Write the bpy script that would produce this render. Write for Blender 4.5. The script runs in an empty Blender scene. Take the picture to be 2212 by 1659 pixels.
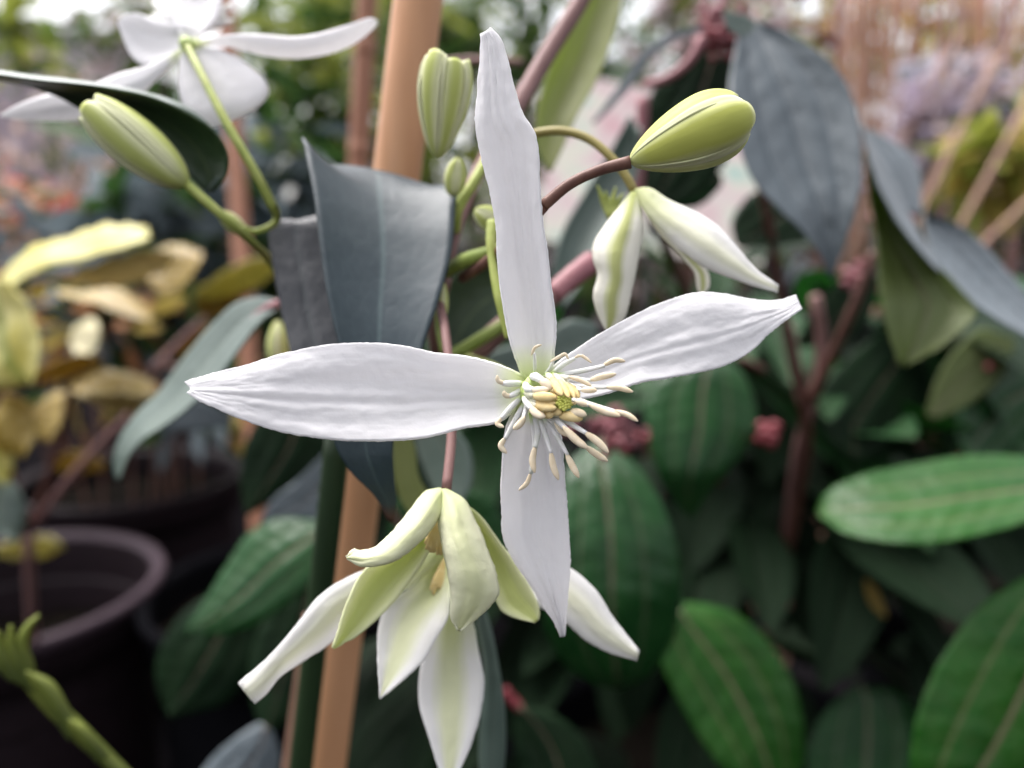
import bpy, math, random
import numpy as np
from mathutils import Vector, Matrix, noise, Quaternion

sc = bpy.context.scene
col = sc.collection
R_ = math.radians
random.seed(7)

# ------------------------------------------------------------------ camera
PITCH, CAMZ = R_(10), 0.5
LENS = 27.0
W_, H_ = 2212.0, 1659.0
FPX = W_ * LENS / 36.0
cd = bpy.data.cameras.new('camera'); cam = bpy.data.objects.new('camera', cd); col.objects.link(cam)
cam.location = (0, 0, CAMZ); cam.rotation_euler = (math.pi / 2 - PITCH, 0, 0)
cd.lens = LENS; cd.sensor_width = 36; cd.clip_start = 0.005; cd.clip_end = 400
cd.dof.use_dof = True; cd.dof.focus_distance = 0.0795; cd.dof.aperture_fstop = 13.0
sc.camera = cam
# ------------------------------------------------------------------ sky, sun, exposure (bright overcast)
wd = bpy.data.worlds.new('World'); sc.world = wd; wd.use_nodes = True
wn = wd.node_tree.nodes; wl = wd.node_tree.links
bgn = wn['Background']; bgn.inputs['Strength'].default_value = 0.15
sky = wn.new('ShaderNodeTexSky'); sky.sky_type = 'NISHITA'; sky.sun_disc = False
sky.sun_elevation = R_(66); sky.sun_rotation = R_(-50); sky.dust_density = 6.0; sky.air_density = 1.0
hs = wn.new('ShaderNodeHueSaturation'); hs.inputs['Saturation'].default_value = 0.22   # cloud cover greys the blue
wl.new(sky.outputs[0], hs.inputs['Color']); tn = wn.new('ShaderNodeMix'); tn.data_type = 'RGBA'; tn.blend_type = 'MULTIPLY'; tn.inputs[0].default_value = 1.0; tn.inputs[7].default_value = (1.0, .985, .995, 1)   # white balance of the cloud light
wl.new(hs.outputs[0], tn.inputs[6]); wl.new(tn.outputs[2], bgn.inputs['Color'])
sd = bpy.data.lights.new('sun', 'SUN'); sd.energy = 1.0; sd.angle = R_(35); sd.color = (1, .97, .95)
sun = bpy.data.objects.new('sun', sd); col.objects.link(sun)
_el, _az = R_(66), R_(-50)
_sv = Vector((math.sin(_az) * math.cos(_el), math.cos(_az) * math.cos(_el), math.sin(_el)))
sun.rotation_euler = _sv.to_track_quat('Z', 'Y').to_euler(); sun.location = (0, -2, 5)
sc.view_settings.view_transform = 'Standard'; sc.view_settings.look = 'None'
sc.view_settings.exposure = 1.44; sc.view_settings.gamma = 1.0; sc.view_settings.use_curve_mapping = False
sc.cycles.use_denoising = True
sc.cycles.max_bounces = 8; sc.cycles.diffuse_bounces = 4; sc.cycles.glossy_bounces = 3; sc.cycles.transmission_bounces = 4
sc.cycles.caustics_reflective = False; sc.cycles.caustics_refractive = False

# ------------------------------------------------------------------ helpers
_cf = Vector((0, math.cos(PITCH), -math.sin(PITCH))); _cu = Vector((0, math.sin(PITCH), math.cos(PITCH)))
_cr = Vector((1, 0, 0)); _c0 = Vector((0, 0, CAMZ))
def P(x, y, d):
    """point at distance d in front of the lens, measured off the photograph"""
    return _c0 + _cf * d + _cr * ((x - W_ / 2) / FPX * d) + _cu * (-(y - H_ / 2) / FPX * d)

def tag(o, label=None, cat=None, group=None, kind=None):
    if label: o['label'] = label
    if cat: o['category'] = cat
    if group: o['group'] = group
    if kind: o['kind'] = kind
    return o
def empty(name, loc, label, cat, group=None):
    o = bpy.data.objects.new(name, None); col.objects.link(o); o.location = loc
    o.empty_display_size = .005
    return tag(o, label, cat, group)
def link(name, me, mat, parent=None, smooth=True):
    o = bpy.data.objects.new(name, me); col.objects.link(o)
    if mat is not None and not me.materials: me.materials.append(mat)
    if smooth: me.polygons.foreach_set('use_smooth', [True] * len(me.polygons))
    if parent is not None:
        o.parent = parent
        ml = Matrix.Translation(-_wloc(parent)); o.matrix_parent_inverse = ml
    return o
def _wloc(o):
    v = Vector((0, 0, 0))
    if o.type == 'EMPTY': v = o.location.copy()
    return v
def mesh(name, vs, fs, uv=None):
    me = bpy.data.meshes.new(name); me.from_pydata([tuple(v) for v in vs], [], fs); 
    if uv is not None:
        l = me.uv_layers.new(name='UVMap')
        idx = np.empty(len(me.loops), dtype=np.int32); me.loops.foreach_get('vertex_index', idx)
        l.data.foreach_set('uv', np.asarray(uv, dtype=np.float32)[idx].ravel())
    me.update(); return me

def crs(pts, n):
    """smooth resample of a polyline to n points by chord length"""
    p = np.asarray(pts, dtype=float)
    if len(p) == 1: return np.repeat(p, n, 0)
    s = np.concatenate([[0], np.cumsum(np.maximum(np.linalg.norm(np.diff(p, axis=0), axis=1), 1e-9))]); s /= s[-1]
    m = np.empty_like(p)
    m[0] = (p[1] - p[0]) / (s[1] - s[0]); m[-1] = (p[-1] - p[-2]) / (s[-1] - s[-2])
    for i in range(1, len(p) - 1):
        a = (p[i] - p[i-1]) / (s[i] - s[i-1]); b = (p[i+1] - p[i]) / (s[i+1] - s[i])
        m[i] = (a * (s[i+1] - s[i]) + b * (s[i] - s[i-1])) / (s[i+1] - s[i-1])
    t = np.linspace(0, 1, n); k = np.clip(np.searchsorted(s, t, 'right') - 1, 0, len(p) - 2)
    h = (s[k+1] - s[k])[:, None]; u = ((t - s[k])[:, None]) / h
    return ((2*u**3 - 3*u**2 + 1) * p[k] + (u**3 - 2*u**2 + u) * h * m[k] + (-2*u**3 + 3*u**2) * p[k+1] + (u**3 - u**2) * h * m[k+1])
def prof(v, n):
    if isinstance(v, (int, float)): return np.full(n, float(v))
    p = np.asarray(v, dtype=float); N = 240
    y = np.interp(np.linspace(0, 1, N), np.linspace(0, 1, len(p)), p)
    w = max(3, int(N / (len(p) - 1) * .9)) | 1; h = w // 2
    yp = np.concatenate([2*y[0] - y[h:0:-1], y, 2*y[-1] - y[-2:-h-2:-1]])      # odd reflection keeps the ends
    k = np.hanning(w + 2)[1:-1]; k /= k.sum()
    return np.interp(np.linspace(0, 1, n), np.linspace(0, 1, N), np.convolve(yp, k, 'valid'))

def ribbon(name, mat, parent, L, Rr, d, tilt=0, cup=0, M=None, n=34, m=14, groove=None, amp=0.0, fr=120.0, thick=0.00028, seed=0, edge=0.0, wr=0.0):
    """a petal or leaf blade: two edges, distance along it, tilt and cupping across it"""
    l = crs(L, n); r = crs(Rr, n); mid = crs(M, n) if M is not None else (l + r) / 2
    dd = prof(d, n); tt = prof(tilt, n); cc = prof(cup, n)
    G = np.empty((n, m, 3)); uv = []
    for i in range(n):
        for j in range(m):
            s = j / (m - 1); w = (1-s)*(1-2*s), 4*s*(1-s), s*(2*s-1)
            q = l[i]*w[0] + mid[i]*w[1] + r[i]*w[2]
            if edge and (j == 0 or j == m-1):
                q = q + edge * np.array([noise.noise((i*.9, seed*3.1, j)), noise.noise((i*.9, seed*5.3+9, j))])
            G[i, j] = P(q[0], q[1], dd[i] + tt[i]*(s-.5) + cc[i]*(1-(2*s-1)**2))
            uv.append((s, i/(n-1)))
    du = np.gradient(G, axis=0); dv = np.gradient(G, axis=1); N = np.cross(du, dv); N /= np.maximum(np.linalg.norm(N, axis=2, keepdims=True), 1e-12)
    # normal towards the camera side
    if (N.reshape(-1, 3) * (np.array([0, 0, CAMZ]) - G.reshape(-1, 3))).sum() < 0: N = -N
    for i in range(n):
        for j in range(m):
            s = j/(m-1); t = i/(n-1); h = 0
            if groove: h += groove(s, t)
            if amp: h += amp * noise.noise(Vector(G[i, j]) * fr + Vector((seed, 0, 0))) * min(1, t*5)
            if wr: h += wr * min(1, t*4) * (noise.noise((s*7, t*7, seed*3.3)) + .6*noise.noise((s*15, t*20, seed*7.1)) + .35*noise.noise((s*30, t*44, seed*9.7)))
            G[i, j] += N[i, j] * h
    fs = [(i*m+j, i*m+j+1, (i+1)*m+j+1, (i+1)*m+j) for i in range(n-1) for j in range(m-1)]
    o = link(name, mesh(name, G.reshape(-1, 3), fs, uv), mat, parent)
    if thick:
        md = o.modifiers.new('thickness', 'SOLIDIFY'); md.thickness = thick; md.offset = 0
    return o, G

def tube(name, mat, parent, pts, rad, n=None, seg=8, flat=1.0, cap=True):
    pts = [Vector(p) for p in pts]
    n = n or max(6, 6 * (len(pts) - 1))
    c = crs([tuple(p * 100) for p in pts], n) / 100
    rr = prof(rad, n) if not isinstance(rad, (int, float)) else np.full(n, rad)
    vs, uv, fs = [], [], []
    tan = np.gradient(c, axis=0); up = Vector((.13, -1, .21)).normalized()
    prev = None
    for i in range(n):
        t = Vector(tan[i]).normalized()
        a = (prev if prev is not None else up); a = (a - t * a.dot(t))
        if a.length < 1e-6: a = t.orthogonal()
        a.normalize(); b = t.cross(a); prev = a
        for k in range(seg):
            th = 2*math.pi*k/seg
            vs.append(Vector(c[i]) + (a*math.cos(th)*flat + b*math.sin(th)) * rr[i]); uv.append((k/seg, i/(n-1)))
    for i in range(n-1):
        for k in range(seg): fs.append((i*seg+k, i*seg+(k+1) % seg, (i+1)*seg+(k+1) % seg, (i+1)*seg+k))
    if cap: fs.append(tuple(range(seg))[::-1]); fs.append(tuple((n-1)*seg+k for k in range(seg)))
    if name is None: return vs, fs, uv
    return link(name, mesh(name, vs, fs, uv), mat, parent)
def merge(parts):
    V, F, U = [], [], []
    for vs, fs, uv in parts:
        o = len(V); V += list(vs); U += list(uv); F += [tuple(i+o for i in f) for f in fs]
    return V, F, U

# ------------------------------------------------------------------ materials
def newmat(name):
    m = bpy.data.materials.new(name); m.use_nodes = True; nt = m.node_tree
    b = nt.nodes['Principled BSDF']; return m, nt, b
def nd(nt, t, **k):
    x = nt.nodes.new(t)
    for a, v in k.items():
        if a in x.inputs: x.inputs[a].default_value = v
        else: setattr(x, a, v)
    return x
def ramp(nt, stops, fac):
    r = nt.nodes.new('ShaderNodeValToRGB'); e = r.color_ramp.elements
    while len(e) < len(stops): e.new(.5)
    for i, (p, c) in enumerate(stops): e[i].position = p; e[i].color = (c[0], c[1], c[2], 1) if not isinstance(c, (int, float)) else (c, c, c, 1)
    nt.links.new(fac, r.inputs[0]); return r.outputs[0]
def mix(nt, fac, a, b, mode='MIX'):
    x = nt.nodes.new('ShaderNodeMix'); x.data_type = 'RGBA'; x.blend_type = mode
    for s, v in ((x.inputs[0], fac), (x.inputs[6], a), (x.inputs[7], b)):
        if hasattr(v, 'links') or hasattr(v, 'is_linked'): nt.links.new(v, s)
        elif isinstance(v, (int, float)): s.default_value = v
        else: s.default_value = (v[0], v[1], v[2], 1)
    return x.outputs[2]
def math_(nt, op, a, b=0.0):
    x = nt.nodes.new('ShaderNodeMath'); x.operation = op
    for s, v in ((x.inputs[0], a), (x.inputs[1], b)):
        if hasattr(v, 'is_linked'): nt.links.new(v, s)
        else: s.default_value = v
    return x.outputs[0]
def uvs(nt):
    u = nt.nodes.new('ShaderNodeUVMap'); s = nt.nodes.new('ShaderNodeSeparateXYZ'); nt.links.new(u.outputs[0], s.inputs[0])
    return u.outputs[0], s.outputs[0], s.outputs[1]
def thin(nt, b, colour, w):
    """thin blade: part of the light passes through"""
    out = nt.nodes['Material Output']; tr = nt.nodes.new('ShaderNodeBsdfTranslucent')
    if hasattr(colour, 'is_linked'): nt.links.new(colour, tr.inputs[0])
    else: tr.inputs[0].default_value = (*colour, 1)
    ms = nt.nodes.new('ShaderNodeMixShader'); ms.inputs[0].default_value = w
    nt.links.new(b.outputs[0], ms.inputs[1]); nt.links.new(tr.outputs[0], ms.inputs[2]); nt.links.new(ms.outputs[0], out.inputs[0])
def bump(nt, b, h, st, dist):
    x = nd(nt, 'ShaderNodeBump'); x.inputs['Strength'].default_value = st; x.inputs['Distance'].default_value = dist
    nt.links.new(h, x.inputs['Height']); nt.links.new(x.outputs[0], b.inputs['Normal'])

def petal_mat(name, centre, margin, base, lo=.18, hi=.42, base_end=.14, trans=.46, bst=.6, sheen=.0):
    m, nt, b = newmat(name); uv, u, v = uvs(nt)
    e = math_(nt, 'ABSOLUTE', math_(nt, 'SUBTRACT', u, .5))
    tc = nd(nt, 'ShaderNodeTexCoord')
    mp = nd(nt, 'ShaderNodeMapping'); nt.links.new(uv, mp.inputs[0]); mp.inputs['Scale'].default_value = (13, 3.0, 1)
    nz = nd(nt, 'ShaderNodeTexNoise'); nz.inputs['Scale'].default_value = 1.0; nz.inputs['Detail'].default_value = 4; nt.links.new(mp.outputs[0], nz.inputs[0])
    n2 = nd(nt, 'ShaderNodeTexNoise'); n2.inputs['Scale'].default_value = 520; n2.inputs['Detail'].default_value = 5; nt.links.new(tc.outputs['Object'], n2.inputs[0])
    e2 = math_(nt, 'ADD', e, math_(nt, 'MULTIPLY', math_(nt, 'SUBTRACT', nz.outputs[0], .5), .16))
    c = ramp(nt, [(lo, centre), (hi, margin)], e2)
    f = ramp(nt, [(0, 1.0), (base_end, 0.0)], v)
    c = mix(nt, f, c, base)
    c = mix(nt, ramp(nt, [(.35, 0.0), (.8, .05)], nz.outputs[0]), c, (centre[0]*.8, centre[1]*.82, centre[2]*.8))
    nt.links.new(c, b.inputs['Base Color']); b.inputs['Roughness'].default_value = .6
    b.inputs['Specular IOR Level'].default_value = .22; b.inputs['Sheen Weight'].default_value = sheen
    h = math_(nt, 'ADD', math_(nt, 'MULTIPLY', nz.outputs[0], .28), math_(nt, 'MULTIPLY', n2.outputs[0], 1.1))
    bump(nt, b, h, bst, .0003); thin(nt, b, c, trans); return m
WHITEC = petal_mat('petal_white_cream', (.84, .84, .70), (.88, .87, .86), (.72, .76, .42), lo=.05, hi=.35, base_end=.35)
WHITE = petal_mat('petal_white', (.86, .85, .865), (.885, .875, .89), (.76, .82, .50), base_end=.10)
CREAM = petal_mat('petal_cream', (.76, .78, .56), (.87, .86, .86), (.64, .70, .30), lo=.10, hi=.34, base_end=.45)
LIME = petal_mat('petal_lime', (.60, .65, .27), (.76, .78, .52), (.56, .63, .24), lo=.12, hi=.46, base_end=.3, trans=.42)
LIMEP = petal_mat('petal_pale_lime', (.75, .77, .50), (.83, .83, .64), (.66, .72, .40), lo=.10, hi=.46, base_end=.25, trans=.35)
BUDM = petal_mat('bud_green', (.50, .53, .11), (.76, .77, .48), (.50, .54, .22), lo=.20, hi=.5, base_end=.15, trans=.12, bst=.2, sheen=.25)
BUDP = petal_mat('bud_pale', (.50, .55, .17), (.76, .77, .50), (.48, .53, .18), lo=.08, hi=.36, base_end=.2, trans=.15, bst=.2)
GCREAM = petal_mat('petal_green_streak', (.50, .53, .22), (.84, .82, .74), (.50, .55, .20), lo=.06, hi=.26, base_end=.2, trans=.25)

def leaf_mat(name, a, b_, vein, rough=.38, coat=.5, trans=.10, nveins=1, cross=0.0, spec=.5, vw=.012, nscale=60, bst=.6, rib=True, spots=None, tcol=None):
    m, nt, b = newmat(name); uv, u, v = uvs(nt); tc = nd(nt, 'ShaderNodeTexCoord')
    n1 = nd(nt, 'ShaderNodeTexNoise'); n1.inputs['Scale'].default_value = nscale; n1.inputs['Detail'].default_value = 4; nt.links.new(tc.outputs['Object'], n1.inputs[0])
    c = mix(nt, ramp(nt, [(.35, 0.0), (.65, 1.0)], n1.outputs[0]), a, b_)
    e = math_(nt, 'ABSOLUTE', math_(nt, 'SUBTRACT', u, .5))
    line = ramp(nt, [(vw, 1.0), (vw*2.2, 0.0)], e)
    if rib: c = mix(nt, math_(nt, 'MULTIPLY', line, .8), c, vein)
    if nveins == 3:
        e3 = math_(nt, 'ABSOLUTE', math_(nt, 'SUBTRACT', e, .25)); l3 = ramp(nt, [(vw*.7, 1.0), (vw*1.6, 0.0)], e3)
        c = mix(nt, math_(nt, 'MULTIPLY', l3, .55), c, vein)
    vo = nd(nt, 'ShaderNodeTexVoronoi'); vo.feature = 'DISTANCE_TO_EDGE'
    mp = nd(nt, 'ShaderNodeMapping'); nt.links.new(uv, mp.inputs[0]); mp.inputs['Scale'].default_value = (9, 22, 1); nt.links.new(mp.outputs[0], vo.inputs[0]); vo.inputs['Scale'].default_value = 1.0
    net = ramp(nt, [(0.0, 0.0), (.16, 1.0)], vo.outputs['Distance'])
    c = mix(nt, math_(nt, 'MULTIPLY', math_(nt, 'SUBTRACT', 1.0, net), .10), c, vein)
    if spots:
        sp = ramp(nt, [(spots[0], 0.0), (spots[0]+.03, 1.0)], v); c = mix(nt, sp, c, spots[1])
    nt.links.new(c, b.inputs['Base Color']); b.inputs['Roughness'].default_value = rough
    b.inputs['Specular IOR Level'].default_value = spec
    b.inputs['Coat Weight'].default_value = coat; b.inputs['Coat Roughness'].default_value = rough*.9; b.inputs['Coat IOR'].default_value = 1.6
    n2 = nd(nt, 'ShaderNodeTexNoise'); n2.inputs['Scale'].default_value = 260; n2.inputs['Detail'].default_value = 4; nt.links.new(tc.outputs['Object'], n2.inputs[0])
    h = math_(nt, 'ADD', math_(nt, 'MULTIPLY', net, .10), math_(nt, 'MULTIPLY', n2.outputs[0], 1.0))
    if cross:
        wv = math_(nt, 'SINE', math_(nt, 'ADD', math_(nt, 'MULTIPLY', v, cross), math_(nt, 'MULTIPLY', e, -14.0)))
        h = math_(nt, 'ADD', h, math_(nt, 'MULTIPLY', wv, .15))
    bump(nt, b, h, bst, .0006)
    if trans: thin(nt, b, tcol or (b_[0]*2.2, b_[1]*2.6, b_[2]*1.2), trans)
    return m
SLATE = leaf_mat('leaf_slate_sheen', (.012, .026, .034), (.018, .034, .044), (.045, .075, .080), rough=.48, coat=.05, trans=.03, spec=.42, bst=.20, cross=0.0, spots=(.955, (.05, .02, .015)))  # bluish sky reflection put into the base colour of a dark green leaf
SLATE2 = leaf_mat('leaf_slate_sheen_dull', (.010, .014, .022), (.016, .020, .028), (.035, .05, .055), rough=.46, coat=.15, trans=.03, bst=.4)  # same sky tint painted into the base, dimmer
CLEM = leaf_mat('leaf_clematis', (.018, .045, .016), (.028, .065, .020), (.07, .11, .04), rough=.42, coat=.15, trans=.08)
CLEMG = leaf_mat('leaf_clematis_grey', (.075, .115, .095), (.095, .135, .112), (.12, .15, .12), rough=.46, coat=.4, trans=.08)
OLIVE = leaf_mat('leaf_olive', (.20, .22, .075), (.25, .26, .10), (.30, .31, .14), rough=.5, coat=.1, trans=.38)
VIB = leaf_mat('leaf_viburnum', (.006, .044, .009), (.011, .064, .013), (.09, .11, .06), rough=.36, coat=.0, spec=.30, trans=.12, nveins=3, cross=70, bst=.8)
VIBB = leaf_mat('leaf_viburnum_bright', (.010, .070, .006), (.018, .10, .008), (.15, .15, .07), rough=.40, coat=.0, spec=.3, trans=.22, nveins=3, cross=60, bst=.9)
VIBG = leaf_mat('leaf_viburnum_sheen', (.055, .078, .092), (.072, .096, .110), (.13, .155, .17), rough=.48, coat=.4, trans=.05, nveins=3, cross=60, bst=.6, spec=.7)  # grey sky sheen of the glossy leaf tops painted into the base colour
VIBU = leaf_mat('leaf_viburnum_underside', (.105, .135, .04), (.135, .165, .055), (.17, .18, .08), rough=.55, coat=.05, trans=.30, nveins=3)
VIBD = leaf_mat('leaf_viburnum_shaded', (.004, .013, .005), (.008, .022, .008), (.02, .028, .016), rough=.5, coat=0, spec=.1, trans=.04, nveins=3, cross=60)  # near-black base colour stands in for the shade inside the shrub
YEL = leaf_mat('leaf_cream_yellow', (.60, .53, .10), (.68, .63, .26), (.24, .30, .05), rough=.5, coat=.2, trans=.25, vw=.05, tcol=(.6, .55, .2))
OCH = leaf_mat('leaf_ochre', (.26, .17, .025), (.36, .26, .05), (.35, .25, .06), rough=.5, coat=.2, trans=.25, vw=.03, tcol=(.5, .35, .06))
CRM = leaf_mat('leaf_cream', (.50, .45, .22), (.58, .53, .32), (.5, .42, .25), rough=.5, coat=.2, trans=.25, tcol=(.6, .5, .3))

def plain(name, a, b_=None, rough=.6, scale=80, spec=.4, bst=.3, bd=.0005, stretch=(1, 1, 1), trans=0, coat=0):
    m, nt, b = newmat(name); tc = nd(nt, 'ShaderNodeTexCoord')
    mp = nd(nt, 'ShaderNodeMapping'); nt.links.new(tc.outputs['Object'], mp.inputs[0]); mp.inputs['Scale'].default_value = stretch
    n1 = nd(nt, 'ShaderNodeTexNoise'); n1.inputs['Scale'].default_value = scale; n1.inputs['Detail'].default_value = 5; nt.links.new(mp.outputs[0], n1.inputs[0])
    c = mix(nt, ramp(nt, [(.3, 0.0), (.7, 1.0)], n1.outputs[0]), a, b_ or a)
    nt.links.new(c, b.inputs['Base Color']); b.inputs['Roughness'].default_value = rough; b.inputs['Specular IOR Level'].default_value = spec
    b.inputs['Coat Weight'].default_value = coat
    bump(nt, b, n1.outputs[0], bst, bd)
    if trans: thin(nt, b, c, trans)
    return m
def grad(name, a, b_, t0, t1, rough=.5, trans=0.0, nscale=700):
    m, nt, b = newmat(name); uv, u, v = uvs(nt); c = ramp(nt, [(t0, a), (t1, b_)], v); tc = nd(nt, 'ShaderNodeTexCoord')
    n1 = nd(nt, 'ShaderNodeTexNoise'); n1.inputs['Scale'].default_value = nscale; nt.links.new(tc.outputs['Object'], n1.inputs[0])
    c = mix(nt, ramp(nt, [(.4, 0.0), (.7, .22)], n1.outputs[0]), c, (a[0]*.7, a[1]*.7, a[2]*.7))
    nt.links.new(c, b.inputs['Base Color']); b.inputs['Roughness'].default_value = rough; b.inputs['Specular IOR Level'].default_value = .35
    bump(nt, b, n1.outputs[0], .3, .0002)
    if trans: thin(nt, b, c, trans)
    return m
STEMG = plain('stem_green', (.20, .27, .05), (.26, .32, .08), rough=.5, scale=500)
STEMY = plain('stem_yellow_green', (.30, .36, .08), (.38, .42, .12), rough=.5, scale=500)
STEMB = plain('stem_brown', (.11, .045, .035), (.17, .085, .06), rough=.55, scale=600, stretch=(1, 1, .2))
STEMM = plain('stem_mauve', (.17, .085, .08), (.24, .13, .12), rough=.6, scale=300, stretch=(1, 1, .2))
STEMP = plain('stem_pink', (.29, .11, .13), (.36, .16, .17), rough=.5, scale=300)
STEMO = plain('stem_orange_brown', (.23, .105, .06), (.33, .165, .10), rough=.6, scale=200)
STEMR = plain('stem_red_brown', (.07, .028, .020), (.11, .045, .032), rough=.55, scale=300)
STEMT = plain('stem_tan', (.27, .155, .11), (.36, .22, .155), rough=.6, scale=200)
FIL = grad('filament', (.50, .66, .16), (.86, .85, .86), .02, .22, trans=.2)
FILY = grad('filament_inner', (.42, .58, .10), (.82, .80, .64), .05, .45, trans=.2)
ANT = plain('anther_cream', (.70, .57, .38), (.80, .69, .52), rough=.6, scale=1500, bst=.4, bd=.0001)
ANTY = plain('anther_yellow', (.68, .50, .20), (.76, .61, .32), rough=.6, scale=1500, bst=.4, bd=.0001)
PIST = plain('pistil_green', (.52, .55, .08), (.66, .66, .18), rough=.5, scale=1500)
CANE = plain('bamboo', (.53, .265, .13), (.60, .32, .17), rough=.5, scale=45, stretch=(9, 9, .5), bst=.5, coat=.1)
CANER = plain('bamboo_brown', (.30, .13, .075), (.38, .18, .11), rough=.55, scale=45, stretch=(6, 6, .35))
GCANE = plain('green_strap', (.012, .028, .010), (.02, .042, .014), rough=.5, scale=80, stretch=(3, 3, .3))
POT = plain('pot_brown', (.014, .009, .011), (.020, .013, .016), rough=.5, spec=.15, scale=90, bst=.1)
RIM = plain('rim_plum', (.042, .027, .036), (.056, .038, .048), rough=.5, spec=.2, scale=90, bst=.1)
POTB = plain('pot_black', (.004, .004, .005), (.006, .006, .007), rough=.7, spec=.0, scale=90, bst=.1)
SOIL = plain('soil', (.003, .0025, .002), (.008, .006, .004), rough=.95, spec=.05, scale=160, bst=1, bd=.004)
RED = plain('bud_red', (.15, .018, .026), (.22, .04, .05), rough=.5, scale=200)
PINKB = plain('bud_pink', (.19, .05, .065), (.26, .10, .11), rough=.5, scale=200)
SHOOT = grad('shoot_green', (.055, .075, .014), (.16, .19, .03), .2, .95)
GROUND = plain('ground_fabric', (.003, .003, .0035), (.008, .007, .008), rough=.95, spec=.0, scale=30, bst=.5, bd=.004)
WALL = plain('wall_render', (.58, .50, .55), (.66, .58, .61), rough=.9, scale=6, bst=.4, bd=.01)

# ------------------------------------------------------------------ ground and far setting
g = link('ground', mesh('ground', [(-120, -120, 0), (120, -120, 0), (120, 120, 0), (-120, 120, 0)], [(0, 1, 2, 3)]), GROUND, None, False); tag(g, kind='structure')

def box(x0, x1, y0, y1, z0, z1):
    v = [(x, y, z) for z in (z0, z1) for y in (y0, y1) for x in (x0, x1)]
    return v, [(0, 2, 3, 1), (4, 5, 7, 6), (0, 1, 5, 4), (2, 6, 7, 3), (0, 4, 6, 2), (1, 3, 7, 5)], [(0, 0)]*8
w = empty('garden_wall', (-2.6, 3.4, 0), 'mauve grey rendered garden wall behind the plants with cream yellow leaves', 'wall')
link('wall_face', mesh('wall_face', *box(-6, -1.62, 3.3, 3.5, 0, 1.33)), WALL, w, False)
link('pier', mesh('pier', *box(-2.12, -1.86, 3.2, 3.298, 0, 1.36)), plain('pier_render', (.42, .34, .39), (.48, .40, .44), rough=.9, scale=8), w, False)
link('coping', mesh('coping', *box(-6, -1.60, 3.28, 3.52, 1.332, 1.37)), WALL, w, False)

def leaf_pts(l, wd_, bend=.15, fold=.12, twist=0, n=5):
    """small leaf blade along +Y, 3 points across"""
    vs, fs, uv = [], [], []
    for i in range(n+1):
        t = i/n; ww = wd_*math.sin(math.pi*min(.995, (t*.96+.03)))**.8*(1-.25*t)
        z = -bend*l*t*t
        for j, s in enumerate((-1, 0, 1)):
            vs.append(Vector((s*ww/2, l*t, z + (abs(s)*fold*ww)))); uv.append((j/2, t))
    for i in range(n):
        for j in range(2): fs.append((i*3+j, i*3+j+1, (i+1)*3+j+1, (i+1)*3+j))
    return vs, fs, uv
def foliage_mesh(name, count, where, l, ratio, rng, droop=.3, n=3):
    V = np.empty((0, 3)); vs, fs, uv = leaf_pts(1, ratio, n=n)
    base = np.array([tuple(v) for v in vs]); k = len(base); allv = []; allf = []
    fa = np.array(fs)
    for i in range(count):
        p, nrm = where(rng)
        q = Vector((nrm[0] + rng.gauss(0, .6), nrm[1] + rng.gauss(0, .6), nrm[2] + rng.gauss(0, .5) - droop)).to_track_quat('Y', 'Z') @ Quaternion((0, 1, 0), rng.uniform(-1.2, 1.2))
        s = l*rng.uniform(.6, 1.3); m = np.array(q.to_matrix())
        allv.append(base @ m.T * s + np.array(p)); allf.append(fa + i*k)
    me = bpy.data.meshes.new(name); v = np.concatenate(allv); f = np.concatenate(allf)
    me.from_pydata(v.tolist(), [], f.tolist())
    l_ = me.uv_layers.new(name='UVMap'); idx = np.empty(len(me.loops), dtype=np.int32); me.loops.foreach_get('vertex_index', idx)
    u = np.tile(np.array(uv), (count, 1)); l_.data.foreach_set('uv', u[idx].astype(np.float32).ravel())
    return me
def bush(name, c, rad, mats, label, cat, count, l, ratio=.45, seed=1, stem=STEMB, trunk=True, group=None, shell=.55):
    """a leafy bush: stems from the ground, blades spread unevenly through its volume"""
    rng = random.Random(seed); c = Vector(c)
    e = empty(name, (c.x, c.y, 0), label, cat, group)
    lobes = [(Vector((rng.gauss(0, .45)*rad[0], rng.gauss(0, .45)*rad[1], rng.uniform(-.6, .65)*rad[2])), rng.uniform(.35, .62)) for _ in range(9)]
    for q, mt in enumerate(mats):
        def where(r):
            lo, s = r.choice(lobes)
            d = Vector((r.gauss(0, 1), r.gauss(0, 1), r.gauss(0, 1))).normalized()
            k = r.uniform(shell, 1.0)
            return c + lo + Vector((d.x*rad[0], d.y*rad[1], d.z*rad[2]))*s*k, d
        o = link('foliage', foliage_mesh('foliage', count//len(mats), where, l, ratio, rng), mt, e); tag(o, kind='stuff')
    if trunk:
        for k in range(4):
            lo = rng.choice(lobes)[0]
            b0 = Vector((c.x+rng.uniform(-.1, .1)*rad[0], c.y+rng.uniform(-.1, .1)*rad[1], 0)); tip = c+lo
            tube('stem', stem, e, [b0, b0.lerp(tip, .5)+Vector((rng.uniform(-.1, .1)*rad[0], 0, 0)), tip], [.012*rad[2]/.4, .008*rad[2]/.4, .003*rad[2]/.4], seg=6)
    return e
def bleaf(name, a, b_, trans=.40, rough=.45): return plain(name, a, b_, rough=.6, scale=9, spec=.2, trans=trans)
G1 = bleaf('foliage_deep', (.022, .06, .016), (.05, .10, .025)); G2 = bleaf('foliage_mid', (.08, .13, .03), (.13, .18, .04))
G3 = bleaf('foliage_lime', (.22, .27, .045), (.32, .35, .07)); G4 = bleaf('foliage_blue', (.10, .135, .15), (.15, .18, .20))
G5 = bleaf('foliage_peach', (.58, .34, .22), (.66, .46, .35)); G6 = bleaf('foliage_red', (.42, .05, .04), (.5, .12, .08))
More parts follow.
